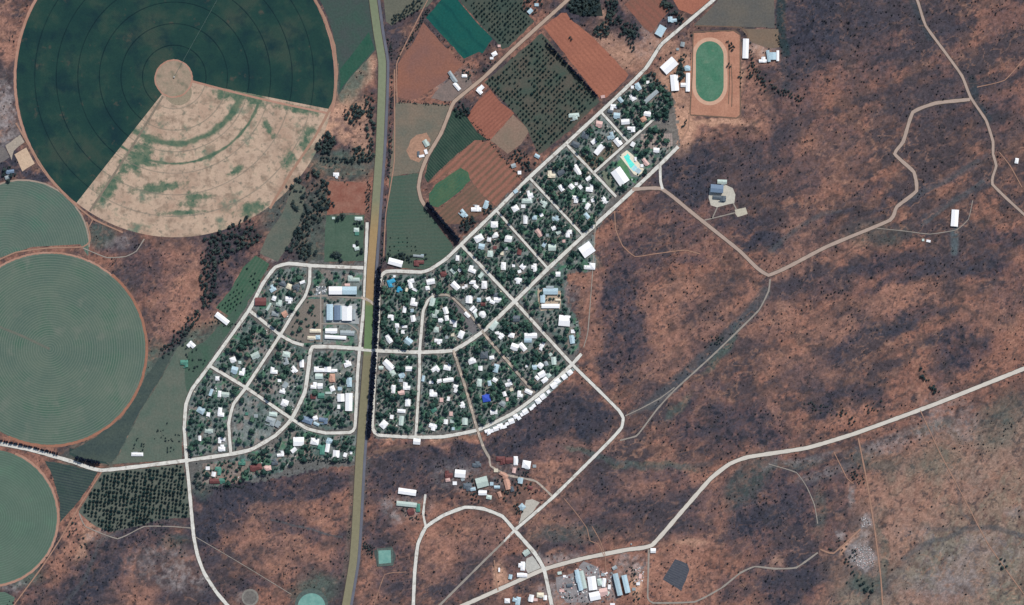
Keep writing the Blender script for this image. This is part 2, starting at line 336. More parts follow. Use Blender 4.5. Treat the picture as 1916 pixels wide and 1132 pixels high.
# ------------------------------------------------------------------ buildings: x y w h angle roof
HS = """
891 390 17 10 0 w;909 383 14 7 70 b;867 400 15 9 -50 b;1032 326 13 12 0 c;972 323 6 6 0 w;961 310 8 7 20 g;1005 292 9 6 -30 b;1080 318 19 8 -58 w;1050 323 12 8 30 s
1101 334 9 6 35 w;1078 344 5 5 0 w;1069 349 9 8 -45 w;1050 352 11 7 -55 w;1086 350 7 6 -50 w;1103 352 12 12 -5 w;1076 373 12 10 85 w;1092 375 6 6 0 k;1109 375 6 6 20 w
1130 375 13 9 -50 w;1099 386 11 7 55 w;1098 404 11 7 -50 b;992 365 16 9 -75 w;986 376 18 8 0 k;979 386 7 6 0 w;964 390 11 10 30 w;1016 381 12 10 -30 k;1040 408 12 9 -20 b
1013 402 6 6 30 w;1000 407 8 7 0 b;983 411 14 7 90 w;925 420 12 10 0 w;926 440 11 8 20 w;915 448 8 7 80 w;896 446 15 11 30 w;951 447 12 11 -10 w;901 461 10 9 -10 b
917 475 11 9 85 k;926 463 6 5 0 r;947 465 6 5 10 g;939 474 6 6 0 c;1008 436 14 8 -55 p;1036 427 7 7 20 w;1045 435 8 6 30 k;1064 437 13 10 88 w;1033 463 13 11 0 k
1018 458 8 6 60 b;1024 440 5 5 0 g;1055 451 5 5 0 p;972 471 10 7 80 r;1098 467 22 20 35 w;965 358 7 6 30 b
1044 513 8 8 0 w;1103 498 19 11 -3 w;942 498 13 8 88 w;961 497 5 5 0 w;978 499 9 8 -40 w;972 508 6 5 20 w;999 501 14 9 90 w;969 525 12 10 -15 w
856 483 9 6 88 w;848 507 10 7 -45 k;859 504 9 6 -50 w;884 504 13 11 -20 w;830 512 10 8 20 r;900 515 10 6 50 k;884 528 11 6 0 w;890 536 9 6 -40 w;906 533 13 9 88 w
852 535 15 10 -45 w;872 535 5 5 0 w;867 538 5 4 0 w;878 560 13 11 85 w;896 561 7 7 0 b;914 559 8 6 20 w;921 565 9 6 -20 w;931 561 13 9 0 w;904 569 8 6 0 r;928 552 9 8 0 s
884 577 10 5 45 w;889 582 9 5 45 w;890 590 10 5 -70 k;834 581 12 8 -70 w;836 595 9 7 -80 w;824 599 7 7 0 w;848 605 12 12 -5 w;924 609 17 8 50 k;966 596 12 10 0 s
1072 620 7 6 0 w;1056 600 19 18 -5 w;1070 635 14 8 -80 b;937 628 10 9 45 w;930 623 7 5 10 w;957 627 10 8 -15 w;993 628 21 9 0 w;988 637 13 7 0 b;963 649 13 11 -20 w
978 649 15 8 -50 w;1012 647 14 10 65 w;883 675 13 10 20 w;906 664 13 12 0 s;920 669 8 6 10 w;899 689 8 7 90 w;928 689 14 9 75 b;837 686 12 12 -10 w;926 711 8 7 -30 w
897 716 13 8 85 k;916 717 9 6 -80 b;951 716 12 11 20 w;839 711 18 7 8 w;822 713 9 6 20 w;852 727 13 9 75 w;826 748 7 6 90 p;839 746 7 5 80 w;910 745 13 12 10 u
1011 684 9 9 -40 w;1000 687 8 8 0 b;985 685 5 4 0 w;1036 675 13 8 -85 k;1022 680 8 6 -70 g;1030 663 6 5 40 k;1014 700 12 10 30 w;1026 702 8 8 40 k;1019 711 11 7 40 w
1005 707 8 6 -45 w;989 733 13 7 -25 w;973 737 11 9 85 w;944 737 8 6 -70 w;949 747 6 4 90 p;940 755 10 8 -30 g;865 758 11 9 -60 w;924 771 12 8 5 w;844 774 7 6 90 p;957 729 6 5 20 c
834 789 8 7 85 w;846 788 7 6 0 k;870 788 12 9 88 k;848 802 5 5 0 b
965 862 15 7 90 w;985 869 14 13 -10 w;937 861 15 13 0 r;953 861 12 9 0 r;861 886 18 13 -5 w;840 887 13 12 0 r;838 898 8 6 10 p;902 902 20 17 15 k;875 911 14 13 5 s
892 868 15 9 0 s;903 922 14 8 0 w;942 890 16 9 -30 o;949 906 18 9 -75 o;974 899 10 8 80 b;930 911 10 5 0 b;992 912 9 6 -20 r
977 948 10 9 -45 b;985 1034 11 9 35 k;976 1059 15 11 88 w;977 1076 17 7 -3 w
1074 218 18 11 5 k;1121 232 11 10 -10 p;1161 187 10 7 -50 b;1184 182 12 9 -60 w;1148 201 11 10 -10 w;1142 208 9 6 -10 s;1154 216 11 9 -5 b;1170 228 14 9 5 w;1181 242 13 9 0 w
1211 213 12 8 -10 w;1204 223 9 8 30 o;1142 254 12 11 20 b;1111 265 9 7 40 w;1156 266 14 10 -50 w;1121 280 19 9 50 w;1095 253 12 11 -20 s;1077 270 14 8 -20 s;1184 270 8 7 60 w;1228 281 10 8 -5 w
1208 303 14 6 -50 p;1201 310 5 5 0 w;1189 296 4 4 0 w;1160 330 28 19 -55 w
1218 181 30 7 42 g;1194 162 13 8 -62 b;1212 154 5 5 0 w;1183 163 5 5 0 w;992 21 9 7 45 b;1004 9 7 5 0 b;1258 36 15 9 3 b;1236 58 18 13 60 b;1277 83 8 7 80 g
1252 123 27 17 42 w;1262 155 27 13 -85 w;1286 128 10 8 0 b;1287 154 31 7 89 w;1279 159 10 7 0 w;1395 91 33 10 88 w;1427 112 13 9 0 w;1128 181 7 5 10 p
847 144 22 6 -55 g;855 162 15 6 -50 w;869 142 9 5 0 w;925 101 9 7 30 w;920 109 6 4 0 w;900 168 14 11 45 w;797 268 12 8 -60 k;629 328 10 9 0 w;740 491 24 11 -15 w;783 479 18 4 -5 g;784 492 17 9 0 r
671 409 13 6 0 k;662 521 20 10 0 k;510 540 11 10 30 b;529 530 12 8 -20 s;541 536 9 8 70 c;555 538 12 11 20 s;566 528 9 5 20 w;488 564 19 13 0 r;513 558 8 7 70 w
522 567 11 9 80 k;541 561 12 12 0 w;503 574 14 4 60 k;515 587 12 8 -10 g;533 587 9 9 30 o;416 596 26 9 -38 w;358 646 12 11 -45 w;590 619 19 6 0 c;583 632 14 6 0 c;595 631 8 7 0 b
620 619 20 8 0 w;628 631 36 6 -3 w;650 623 24 8 -3 g
436 673 10 9 20 w;449 678 5 5 0 k;439 692 11 11 -15 b;453 695 13 9 80 w;407 708 7 7 0 w;478 665 14 10 25 k;395 734 12 5 70 b;411 737 11 6 85 w;422 738 13 8 -5 k
376 768 13 10 -30 b;390 775 7 6 80 w;414 771 15 11 85 w;462 774 5 5 0 t;479 778 7 6 0 g;511 775 14 7 -5 k;506 788 16 13 -20 g;520 793 11 8 60 g;536 663 13 9 -10 k
535 676 12 9 -70 g;513 693 12 11 -5 w;550 692 12 9 -50 w;565 680 13 7 -88 w;523 712 6 5 0 w;534 720 10 8 60 g;529 731 10 9 -15 w;533 754 12 11 -20 w;650 680 12 11 20 w
597 691 17 9 0 w;619 691 22 9 0 w;597 704 13 9 0 k;622 707 14 9 90 o;587 721 11 10 85 w;599 722 9 9 0 w;622 727 9 8 -70 w;636 727 7 6 0 b;654 715 16 8 90 b;615 735 11 4 0 k
601 740 11 9 0 t;586 742 9 8 0 r;638 744 13 12 -88 w;653 752 30 12 89 w;634 761 7 5 90 w;590 782 8 7 20 w;605 787 15 10 -5 d;575 786 18 10 -20 d;592 793 10 5 -25 b
391 806 14 7 -3 k;374 820 9 5 90 w;415 824 12 10 -5 w;415 838 12 11 0 w;559 826 18 15 0 w;550 842 10 7 40 w;589 826 14 11 -10 w;617 826 12 10 80 b;613 838 14 7 80 w
601 841 17 12 88 t;629 849 12 11 85 w;646 851 7 6 70 w;657 847 5 4 90 w;525 849 12 9 5 w;514 865 11 9 10 s;479 874 20 10 12 r;453 865 12 9 0 t;501 876 12 8 10 p
389 876 7 6 0 w;400 887 8 7 80 w;408 881 14 10 88 t;402 900 17 8 0 r;416 899 10 8 0 t;257 850 20 6 0 w;345 680 13 12 0 t
738 517 4 4 0 w;733 529 14 12 20 n;748 542 10 9 70 n;770 530 16 11 -75 w;761 542 6 4 80 c;776 542 9 4 -25 w;806 527 14 9 10 w;800 539 7 7 10 w;775 565 13 12 80 w
757 579 11 6 80 w;809 565 14 8 75 k;771 581 6 6 0 b;731 594 10 10 0 w;773 596 11 8 -80 w;743 609 7 7 0 w;757 611 9 4 0 w;754 621 6 6 0 w;743 618 8 4 90 g;728 634 15 8 -60 w
764 638 13 11 -40 b;815 587 14 10 80 k;825 599 7 6 -40 w;816 617 9 9 0 k;820 639 13 9 -5 w;863 626 13 9 65 w;847 626 6 6 0 c;836 631 5 5 0 g;874 589 11 6 -45 w
727 683 20 11 -45 w;765 690 11 8 0 w;735 698 9 9 30 k;752 702 10 8 30 b;750 712 7 5 0 g;761 722 13 12 88 w;736 728 14 7 85 w;751 735 11 7 10 p;763 753 13 9 88 w;751 769 14 6 -5 w
733 780 7 6 80 w;751 787 16 8 85 k;718 794 13 11 50 w;780 826 12 10 -5 w;815 692 13 11 35 w;807 715 8 5 0 w;792 708 10 5 80 b;811 735 13 12 0 w;810 799 14 11 -12 w
812 767 10 7 30 t;713 688 8 6 0 k;821 713 6 6 0 w
1108 1091 23 14 -82 w;1113 1115 18 14 12 w;1122 1089 12 8 -80 k;1130 1090 15 6 85 w;1129 1107 14 12 10 p;1051 1105 8 5 0 p
994 1119 12 8 80 w;1011 1113 12 8 0 c;967 1124 14 12 80 b;1222 1030 9 8 0 w;1146 1131 8 5 0 w;762 920 30 10 -8 w;761 943 34 8 -6 k;769 957 11 10 20 r;783 950 14 6 90 t
934 1066 7 3 90 w;955 1079 8 6 80 b;949 1124 9 8 0 w;1351 340 16 7 -2 k;1346 371 22 9 -4 s;1786 408 28 12 86 w;1737 451 7 4 -10 w;1902 301 9 6 80 w
19 321 14 6 5 d;14 332 8 6 20 g
851 904 7 6 0 w;866 897 6 5 20 g;885 915 9 6 10 b;915 930 9 7 -10 k;962 880 9 6 80 p;1000 872 6 5 0 g;928 880 7 6 0 c;958 915 9 6 -75 s;935 925 10 6 -70 o;920 905 6 6 0 b
1047 1072 7 5 10 k;1056 1078 5 4 0 w;1140 1098 8 5 85 w;1128 1075 6 5 0 g;1101 1062 8 4 -60 g;1150 1062 8 6 30 g;1198 1078 8 5 80 p;1194 1092 6 5 0 w;1066 1095 10 6 5 s;1002 1122 7 5 0 p;1020 1118 6 8 0 w;1137 1110 7 5 60 k;1186 1102 6 5 0 g
790 478 6 4 0 b;797 284 8 5 -70 w;789 292 9 4 10 w;783 288 4 9 0 s;1727 449 4 4 0 k;1424 115 5 4 0 p;1268 92 5 4 0 g;934 86 5 4 0 p;667 430 9 7 0 k;668 437 7 6 0 t;668 465 8 6 10 k;663 460 5 5 0 w;624 408 5 4 0 k
"""
HOUSES = []
for rec in HS.replace('\n', ';').split(';'):
    q = rec.split()
    if len(q) == 6: HOUSES.append([float(v) for v in q[:5]] + [q[5]])
ROW = [(1066,697,9),(1056,705,9),(1043,713,9),(1036,721,10),(1026,733,6),(1016,742,9.5),(1007,750,9.5),(999,759,6),(994,764,6),(983,770,9.5),(977,775,6.5),(971,782,6.5),(965,779,8),(957,788,9.5),(949,793,6),(944,798,6.5),(936,798,10),(928,802,8.5),(920,806,6.5),(913,808,10)]

# ------------------------------------------------------------------ ground colours (what grows or lies there), on one sheet reaching the horizon
DARK = [(1500,70,75,90,0,.9),(1560,30,120,60,0,.6),(1660,60,110,70,0,.55),(1750,60,60,60,0,.5),(1790,170,50,60,40,.45),(1620,130,60,40,0,.4),(1480,130,40,60,0,.6),
 (1290,330,75,60,0,.85),(1385,300,60,50,0,.55),(1250,390,60,30,0,.6),(1300,430,70,30,10,.55),(1190,470,60,50,0,.6),(1165,560,50,80,0,.85),(1170,650,55,45,30,.9),(1150,680,40,35,40,.7),
 (1425,450,50,14,-5,.8),(1290,480,40,14,0,.55),(1390,415,60,18,-8,.7),(1320,410,50,20,0,.5),(1560,410,50,10,-30,.6),(1620,360,40,12,-25,.5),(1500,330,30,40,0,.5),(1480,350,50,15,-30,.4),
 (1700,365,110,8,-28,.5),(1640,500,90,16,-12,.65),(1700,515,120,12,-18,.6),(1820,500,60,20,-8,.7),(1880,445,45,18,0,.7),(1520,535,80,25,-5,.5),(1770,480,60,14,-10,.5),
 (1660,610,70,14,-12,.75),(1590,640,50,12,-45,.7),(1710,585,60,12,-8,.6),(1800,645,55,35,-20,.75),(1760,700,30,30,0,.4),(1900,540,40,50,0,.35),
 (1360,795,115,48,0,.75),(1430,815,40,32,0,.75),(1300,760,60,22,-15,.6),(1590,740,70,14,0,.75),(1540,755,40,14,-10,.7),(1620,750,40,14,5,.6),(1500,715,40,20,20,.4),(1370,620,60,12,-50,.6),(1280,700,80,10,-42,.55),
 (1330,720,70,9,-14,.5),(1210,740,50,20,0,.35),(1480,200,50,40,0,.45),(1560,250,60,22,20,.35),(1460,250,30,90,0,.5),(1700,200,80,40,0,.3),(1870,200,60,60,0,.45),(1890,60,60,60,0,.35),
 (1440,950,75,95,10,.8),(1395,905,40,25,-40,.7),(1400,1000,50,40,0,.6),(1470,1085,60,60,0,.85),(1370,1100,30,20,0,.5),(1500,900,60,50,0,.6),(1560,950,40,80,0,.4),(1620,1090,40,30,0,.6),
 (1130,900,60,25,0,.6),(1240,890,60,14,5,.55),(1160,940,60,30,0,.6),(1100,970,50,40,0,.45),(1200,960,40,40,0,.4),(1130,860,80,12,5,.5),(1290,960,50,60,30,.5),(1060,1010,60,25,0,.6),(1170,990,40,14,0,.45),
 (1010,790,90,50,-35,.8),(1110,785,32,35,0,1.),(960,835,55,28,-15,.95),(880,840,40,14,0,.8),(800,860,110,28,0,.8),(1060,760,60,30,0,.5),(1035,850,60,20,0,.5),(900,870,40,20,0,.6),
 (600,905,80,26,0,.75),(500,910,110,36,0,.8),(420,940,60,40,0,.7),(385,1000,25,60,0,.7),(560,985,60,14,15,.55),(600,1080,50,20,0,.5),(640,1040,20,60,0,.5),(470,1090,50,14,0,.5),(720,900,40,40,0,.8),(800,905,60,30,0,.6),
 (725,1000,30,60,0,.6),(900,1010,60,20,0,.35),(960,1060,60,20,-30,.45),(850,1090,60,30,-40,.45),(700,1010,30,30,0,.6),(740,1080,40,40,0,.5),
 (225,1020,30,70,45,.8),(185,1070,50,50,0,.8),(270,1000,60,22,-10,.8),(150,1110,60,30,0,.7),(215,1090,30,30,0,.6),(310,1000,60,10,0,.7),(60,1120,40,40,0,.4),(390,1110,20,30,0,.6),(320,1115,30,20,0,.5),
 (270,510,50,40,0,.5),(420,470,50,30,0,.85),(440,440,40,20,-20,.8),(400,540,26,60,15,.8),(330,640,50,15,-55,.9),(260,500,40,20,30,.5),(310,590,20,40,0,.3),(215,455,50,18,15,.5),
 (640,220,26,30,0,.8),(610,260,30,22,0,.8),(685,230,20,60,0,.7),(670,285,40,18,0,.9),(650,295,60,10,0,.7),(560,430,40,90,20,.55),(520,400,40,40,0,.4),(640,40,40,50,0,.5),(730,40,30,40,0,.3),(720,250,12,250,0,.6),(735,60,14,100,10,.5),
 (1080,18,45,20,0,.9),(1145,40,30,40,0,.8),(1180,60,30,22,0,.85),(1240,40,20,40,-40,.7),(700,640,8,190,3,.8),(66,322,34,14,35,.9),(20,300,24,40,0,.6),(190,430,26,16,30,.6),(10,330,10,14,0,1.),(1780,1100,80,30,0,.2),(1520,1010,30,40,0,.4)]
ORANGE = [(1240,570,90,40,-20,.6),(1310,620,60,22,-20,.6),(1420,590,90,50,0,.5),(1480,480,70,25,-15,.6),(1500,420,60,30,-30,.5),(1540,300,70,60,0,.4),(1600,450,40,18,-20,.7),(1680,560,90,25,-12,.6),(1880,590,80,40,0,.5),(1560,620,60,30,0,.5),
 (1500,690,80,30,0,.5),(1240,660,60,60,0,.6),(1280,730,70,9,-10,.6),(1450,760,14,30,-20,.6),(1590,770,50,16,-10,.6),(1470,860,0.1,0.1,0,0),(1230,880,60,22,-10,.7),(1200,900,50,30,0,.6),(1340,930,30,40,30,.6),(1310,890,40,12,0,.6),
 (1300,1020,60,16,10,.6),(1320,1100,30,30,0,.5),(1455,1050,30,30,0,.8),(1720,930,110,60,0,.55),(1680,1000,50,60,0,.5),(1760,870,60,50,0,.5),(1900,900,70,80,0,.4),(1840,960,60,60,0,.35),(1740,1120,80,14,0,.5),
 (650,150,30,70,25,.8),(600,235,35,22,-40,.9),(665,200,30,60,0,.8),(655,250,34,30,0,.8),(685,140,16,60,0,.6),(20,90,20,30,0,1.),(10,40,20,40,0,.6),(770,270,26,50,10,.8),(650,1,30,14,0,.4),
 (330,570,50,80,20,.8),(360,600,45,40,-40,.8),(420,560,20,60,20,.8),(300,640,20,30,0,.6),(460,450,20,20,0,.5),(350,480,60,30,0,.6),
 (600,970,60,30,0,.6),(520,1000,80,30,0,.6),(560,1050,90,30,0,.6),(450,1010,40,30,0,.5),(550,910,50,14,0,.35),(360,940,12,20,0,.6),(650,890,20,40,0,.4),(500,960,60,20,0,.4),(240,1040,20,60,10,.9),(260,1110,50,30,0,.7),(130,1060,30,40,30,.6),(145,990,16,60,20,.9),(300,1010,30,14,0,.7),
 (800,1000,30,60,0,.6),(870,1010,80,30,-20,.75),(820,1060,50,20,0,.6),(740,960,20,50,0,.5),(1050,880,50,50,0,.75),(1000,910,30,30,0,.3),(1120,830,50,16,-20,.5),(1080,920,0.1,.1,0,0),(1050,960,50,60,30,.5),(1100,930,30,30,0,.4),
 (1100,540,26,50,0,.6),(1080,520,20,40,0,.4),(1100,620,14,60,0,.5),(1240,100,60,60,0,.55),(1270,230,40,40,0,1.0),(1230,200,20,50,0,.7),(1290,240,50,20,0,.9),(1400,160,30,80,0,.7),(1340,225,50,12,0,.9),(1430,110,50,20,0,.8),(1425,230,40,30,-30,.6),(1150,90,40,30,0,.6),(1180,100,30,30,0,.4),
 (780,817,60,5,0,1.2),(730,822,40,8,0,1.3),(850,825,60,6,0,.6),(1160,15,30,30,0,.4),(1110,60,30,20,0,.3),(1200,90,20,20,0,.5),(700,1100,30,30,0,.5),(940,1075,20,30,0,.9),(1045,60,0.1,.1,0,0),
 (1260,1065,50,50,0,.6),(1195,1085,14,40,0,1.0),(1170,1040,40,20,0,.4)]
PALE = [(10,190,24,50,0,1.0),(12,240,20,30,0,.9),(330,1075,50,30,20,.7),(300,1050,60,30,0,.5),(360,1080,24,10,0,.9),(1610,1040,22,26,0,1.4),(1625,975,14,14,0,1.1),(1597,930,8,16,0,.7),(1573,1003,8,8,0,1.),(1620,1000,14,22,0,.6),(1790,1080,100,40,-10,.5),(1850,1030,60,40,0,.4),
 (1780,780,60,40,30,.4),(1540,885,50,10,-15,.4),(1690,820,100,14,-18,.5),(1770,1050,50,30,0,.4),(1500,860,70,8,-10,.4),(500,480,18,14,0,.7),(525,445,5,8,0,1.),(520,460,5,10,0,.8),(460,1118,14,12,0,.6),(1210,80,30,30,0,.3),(875,1010,0.1,.1,0,0),
 (470,700,12,14,0,.3),(1040,1050,60,10,-14,.7),(1060,1110,50,26,0,.9),(1115,1100,36,30,0,1.0),(1195,1060,14,24,0,.7),(1165,1060,20,30,0,.6),(995,1050,16,20,0,.8),(890,900,50,20,0,.7),(760,950,44,22,0,.8),(850,890,40,30,0,.6),(940,880,30,14,0,.6),
 (300,780,14,20,0,.6),(180,1000,20,16,0,.7),(20,1090,30,14,0,.6),(1720,1000,40,14,10,.3),(1900,960,30,10,0,.4),(1905,660,0.1,.1,0,0),(850,155,34,26,-30,.5),(1420,90,30,20,0,.5),(620,560,0.1,.1,0,0),(1050,560,30,26,0,.5),(1690,60,0.1,.1,0,0),(225,452,26,12,0,.45),(60,1000,.1,.1,0,0)]
GREEN = [(600,420,60,80,0,.6),(540,400,60,50,30,.5),(640,310,60,26,0,.7),(300,760,60,90,25,.8),(250,820,60,40,0,.8),(220,850,60,20,0,.9),(270,700,26,60,25,.9),(380,640,34,30,0,.9),(350,690,40,40,0,.9),(375,670,22,30,0,1.0),(420,620,24,40,30,.7),(365,720,20,20,0,.8),
 (1130,470,0.1,.1,0,0),(1095,485,26,16,0,.9),(490,340,0.1,.1,0,0),(190,440,30,20,0,.6),(640,440,40,50,0,.9),(660,130,30,60,0,.9),(640,160,16,30,0,.9),(700,30,0.1,.1,0,0),(180,840,60,24,-15,.8),(780,150,0.1,.1,0,0),
 (1640,860,50,20,0,.3),(1870,790,40,60,20,.35),(1740,800,40,10,-20,.4),(1620,1090,35,20,0,.6),(1750,870,50,30,0,.3),(1480,870,60,10,-10,.3),(1230,870,80,8,6,.6),(1120,855,60,6,15,.6),(1650,1050,8,90,0,.4),(1380,950,0.1,.1,0,0),(45,1070,30,24,0,.9),(1400,900,30,60,35,.3),(590,1100,44,26,0,.7),(1060,1000,60,16,0,.3),
 (1270,760,30,9,-42,.5),(1350,650,60,9,-50,.6),(1530,960,14,50,0,.3),(30,475,0.1,.1,0,0),(330,1010,30,14,0,.3),(380,900,24,30,0,.5),(1640,440,60,20,0,.3),(1400,20,40,30,0,.6)]
def blob(X, Y, lst, warpx, warpy):
    A = np.zeros(X.shape, np.float32)
    for (cx, cy, rx, ry, rot, st) in lst:
        if st <= 0: continue
        R = max(rx, ry) * 2.2 + 30
        m = (np.abs(X - cx) < R) & (np.abs(Y - cy) < R)
        if not m.any(): continue
        x = X[m] + warpx[m] - cx; y = Y[m] + warpy[m] - cy; a = math.radians(rot)
        u = (x * math.cos(a) + y * math.sin(a)) / rx; v = (-x * math.sin(a) + y * math.cos(a)) / ry
        A[m] = np.maximum(A[m], st * (1 - sstep(0.55, 1.45, np.sqrt(u * u + v * v))))
    return A
def axis(lo, hi, step):
    ext = [20, 60, 140, 300, 700, 1500, 3500, 9000, 25000]
    return np.array([lo - e for e in ext[::-1]] + list(np.arange(lo, hi + step, step)) + [hi + step + e for e in ext], dtype=np.float64)
gx = axis(-40, 1956, 2.0); gy = axis(-40, 1172, 2.0)
X, Y = np.meshgrid(gx, gy)
def lp(rgb): return np.array(P(*rgb), dtype=np.float32)
wx = (fbm(X, Y, 34, 4, 3) - .5) * 60; wy = (fbm(X, Y, 34, 4, 9) - .5) * 50
big = fbm(X, Y, 160, 4, 1); med = fbm(X, Y, 40, 4, 5); sm = fbm(X, Y, 9, 4, 15); fi = fbm(X, Y, 3.2, 2, 21)
ca, sa = math.cos(math.radians(-22)), math.sin(math.radians(-22))
U = X * ca + Y * sa; V = -X * sa + Y * ca
strk = fbm(U / 4.0, V, 18, 4, 33)
scrub = (X > 1090) | (Y > 850)
T = 0.5 * big + 0.28 * med + 0.22 * sm
def mixc(C, c, a): return C * (1 - a[..., None]) + c * a[..., None]
C = np.ones(X.shape + (3,), np.float32) * lp((109, 87, 80))
sp = fbm(X, Y, 6.0, 3, 25, .8); sp2 = fbm(X, Y, 14, 3, 29, .7)
C = mixc(C, lp((150, 109, 93)), sstep(.47, .64, T + (strk - .5) * .35 + (sp2 - .5) * .3))
C = mixc(C, lp((78, 72, 76)), sstep(.47, .60, 1 - T - (strk - .5) * .45 + (sp2 - .5) * .25) * .85)
se = sstep(1560, 1720, X + (Y - 900) * .3) * sstep(800, 900, Y + (X - 1700) * .35)
C = mixc(C, lp((146, 128, 114)), se * .85)
C = mixc(C, lp((128, 124, 108)), se * sstep(.46, .62, fbm(X, Y, 70, 3, 47)) * .7)
rip = fbm((X * .9 + Y * .45) * 1.0, (Y * .9 - X * .45) * .35, 7, 3, 40)
C = mixc(C, lp((112, 96, 86)), se * sstep(.5, .62, rip) * .75)
o = blob(X, Y, ORANGE, wx, wy)
C = mixc(C, lp((170, 126, 107)), np.clip(o * sstep(.30, .62, .4 * med + .3 * sm + .3 * sp2 + .12 * o), 0, .92))
d = blob(X, Y, DARK, wx, wy)
d = np.clip(d * (0.55 + sstep(.36, .58, .5 * med + .5 * sm) * .6), 0, 1)
d = np.clip(d * (.62 + .76 * sp), 0, 1)
C = mixc(C, lp((66, 69, 80)), np.clip(d * 1.05, 0, .88))
C = mixc(C, lp((38, 44, 54)), sstep(.45, 1.0, d) * sstep(.5, .64, .5 * sm + .5 * sp) * .85)
C = mixc(C, lp((60, 58, 62)), sstep(.54, .66, sp) * sstep(.42, .56, sp2) * .75)
SAND = [(668,150,24,62,32,1.),(612,232,34,20,-45,1.),(580,262,14,30,40,.8),(662,215,34,40,0,.8),(676,262,20,40,0,.7),(640,255,16,16,0,.8),(1262,150,26,70,15,.75),(1275,230,22,50,0,1.),(1240,215,20,30,0,.9),(1420,100,34,12,20,.8),(1378,140,14,80,0,.7),
 (1340,226,60,8,0,.9),(1130,45,10,30,0,.7),(1160,95,50,24,40,.6),(1210,95,34,26,-40,.5),(1248,85,20,24,-40,.5),(640,195,14,40,38,1.),(990,1070,0.1,.1,0,0),(935,1075,10,26,0,.9),(1196,1090,12,30,0,.9),(1290,1020,30,6,0,.6),(1455,1055,20,16,0,.6),(160,1010,14,46,15,.7),(735,817,30,4,0,.9),(800,818,30,3,0,.7),(1585,1025,22,6,-35,.9),(1890,660,.1,.1,0,0)]
sa_ = blob(X, Y, SAND, wx * .6, wy * .6)
C = mixc(C, lp((196, 154, 128)), np.clip(sa_ * sstep(.28, .6, .4 * med + .3 * sm + .3 * sp2 + .1 * sa_), 0, .92))
gr = blob(X, Y, GREEN, wx * .6, wy * .6)
C = mixc(C, lp((86, 102, 92)), np.clip(gr * (.5 + sm), 0, .9))
pa = blob(X, Y, PALE, wx * .5, wy * .5)
C = mixc(C, lp((158, 150, 146)), np.clip(pa * sstep(.34, .66, .3 * med + .3 * sm + .4 * sp), 0, .75))
for pts, wd, a, cc in (([(1432,548),(1400,590),(1322,662),(1250,728),(1215,758)],13,.7,(74,82,86)),([(1180,775),(1225,752),(1262,728)],5,.6,(110,108,106)),([(1700,372),(1780,330),(1850,292)],9,.5,(86,86,92)),([(1730,408),(1850,340)],9,.5,(78,82,88)),
                       ([(1786,430),(1786,470)],8,.8,(92,104,106)),([(1360,880),(1345,930),(1320,990)],9,.4,(78,70,74)),([(1700,-10),(1740,70)],8,.6,(60,70,76)),([(1818,150),(1826,195),(1850,225)],9,.7,(52,66,72)),([(1462,0),(1462,60),(1470,100)],10,.8,(46,66,68)),
                       ([(1466,110),(1470,160)],10,.5,(70,74,80)),([(684,860),(674,960),(664,1060)],9,.6,(88,90,92)),([(664,870),(655,1000),(645,1080)],7,.5,(100,96,88)),([(700,845),(895,815)],5,.4,(150,120,100))):
    dd = segdist(X + wx * .12, Y + wy * .12, pts)
    C = mixc(C, lp(cc), (1 - sstep(wd * .5, wd * 1.2, dd)) * a)
# veins of washed sand and of dark growth following the slope
wU = U + wx * .5; wV = V + wy * .5
rd = 1 - np.abs(2 * fbm(wU / 1.9, wV, 34, 3, 12) - 1); rd2 = 1 - np.abs(2 * fbm(wU / 1.4, wV, 20, 3, 18) - 1); amp = sstep(.42, .6, fbm(X, Y, 90, 2, 6))
C = mixc(C, lp((62, 60, 62)), sstep(.925, .985, rd) * .55 * (.4 + .6 * amp))
C = mixc(C, lp((172, 132, 110)), sstep(.93, .985, rd2) * .45 * (1.0 - .6 * amp) * (1 - .8 * np.clip(d, 0, 1)))
# dry drainage lines
for pts, wd, a in (([(1690,1045),(1725,1020),(1745,1012),(1770,1008),(1810,990),(1850,985),(1916,1002)],5,.6),([(1620,1132),(1700,1050),(1740,1015)],7,.35),([(1790,905),(1800,960),(1830,985)],4,.4),([(1740,990),(1790,990)],5,.4),
                   ([(120,1132),(160,1080),(190,1010),(240,985),(275,970),(310,972),(350,985)],4,.5),([(508,972),(560,985),(640,1006)],1.6,.9),([(1100,850),(1150,862),(1200,875),(1280,873),(1330,868)],5,.4),
                   ([(1440,470),(1500,420),(1540,400),(1570,395)],5,.5),([(1840,340),(1780,380),(1725,420)],4,.6),([(1700,370),(1760,345),(1830,300)],4,.45)):
    dd = segdist(X + wx * .12, Y + wy * .12, pts)
    C = mixc(C, lp((84, 88, 90)), (1 - sstep(wd * .5, wd * 1.3, dd)) * a)
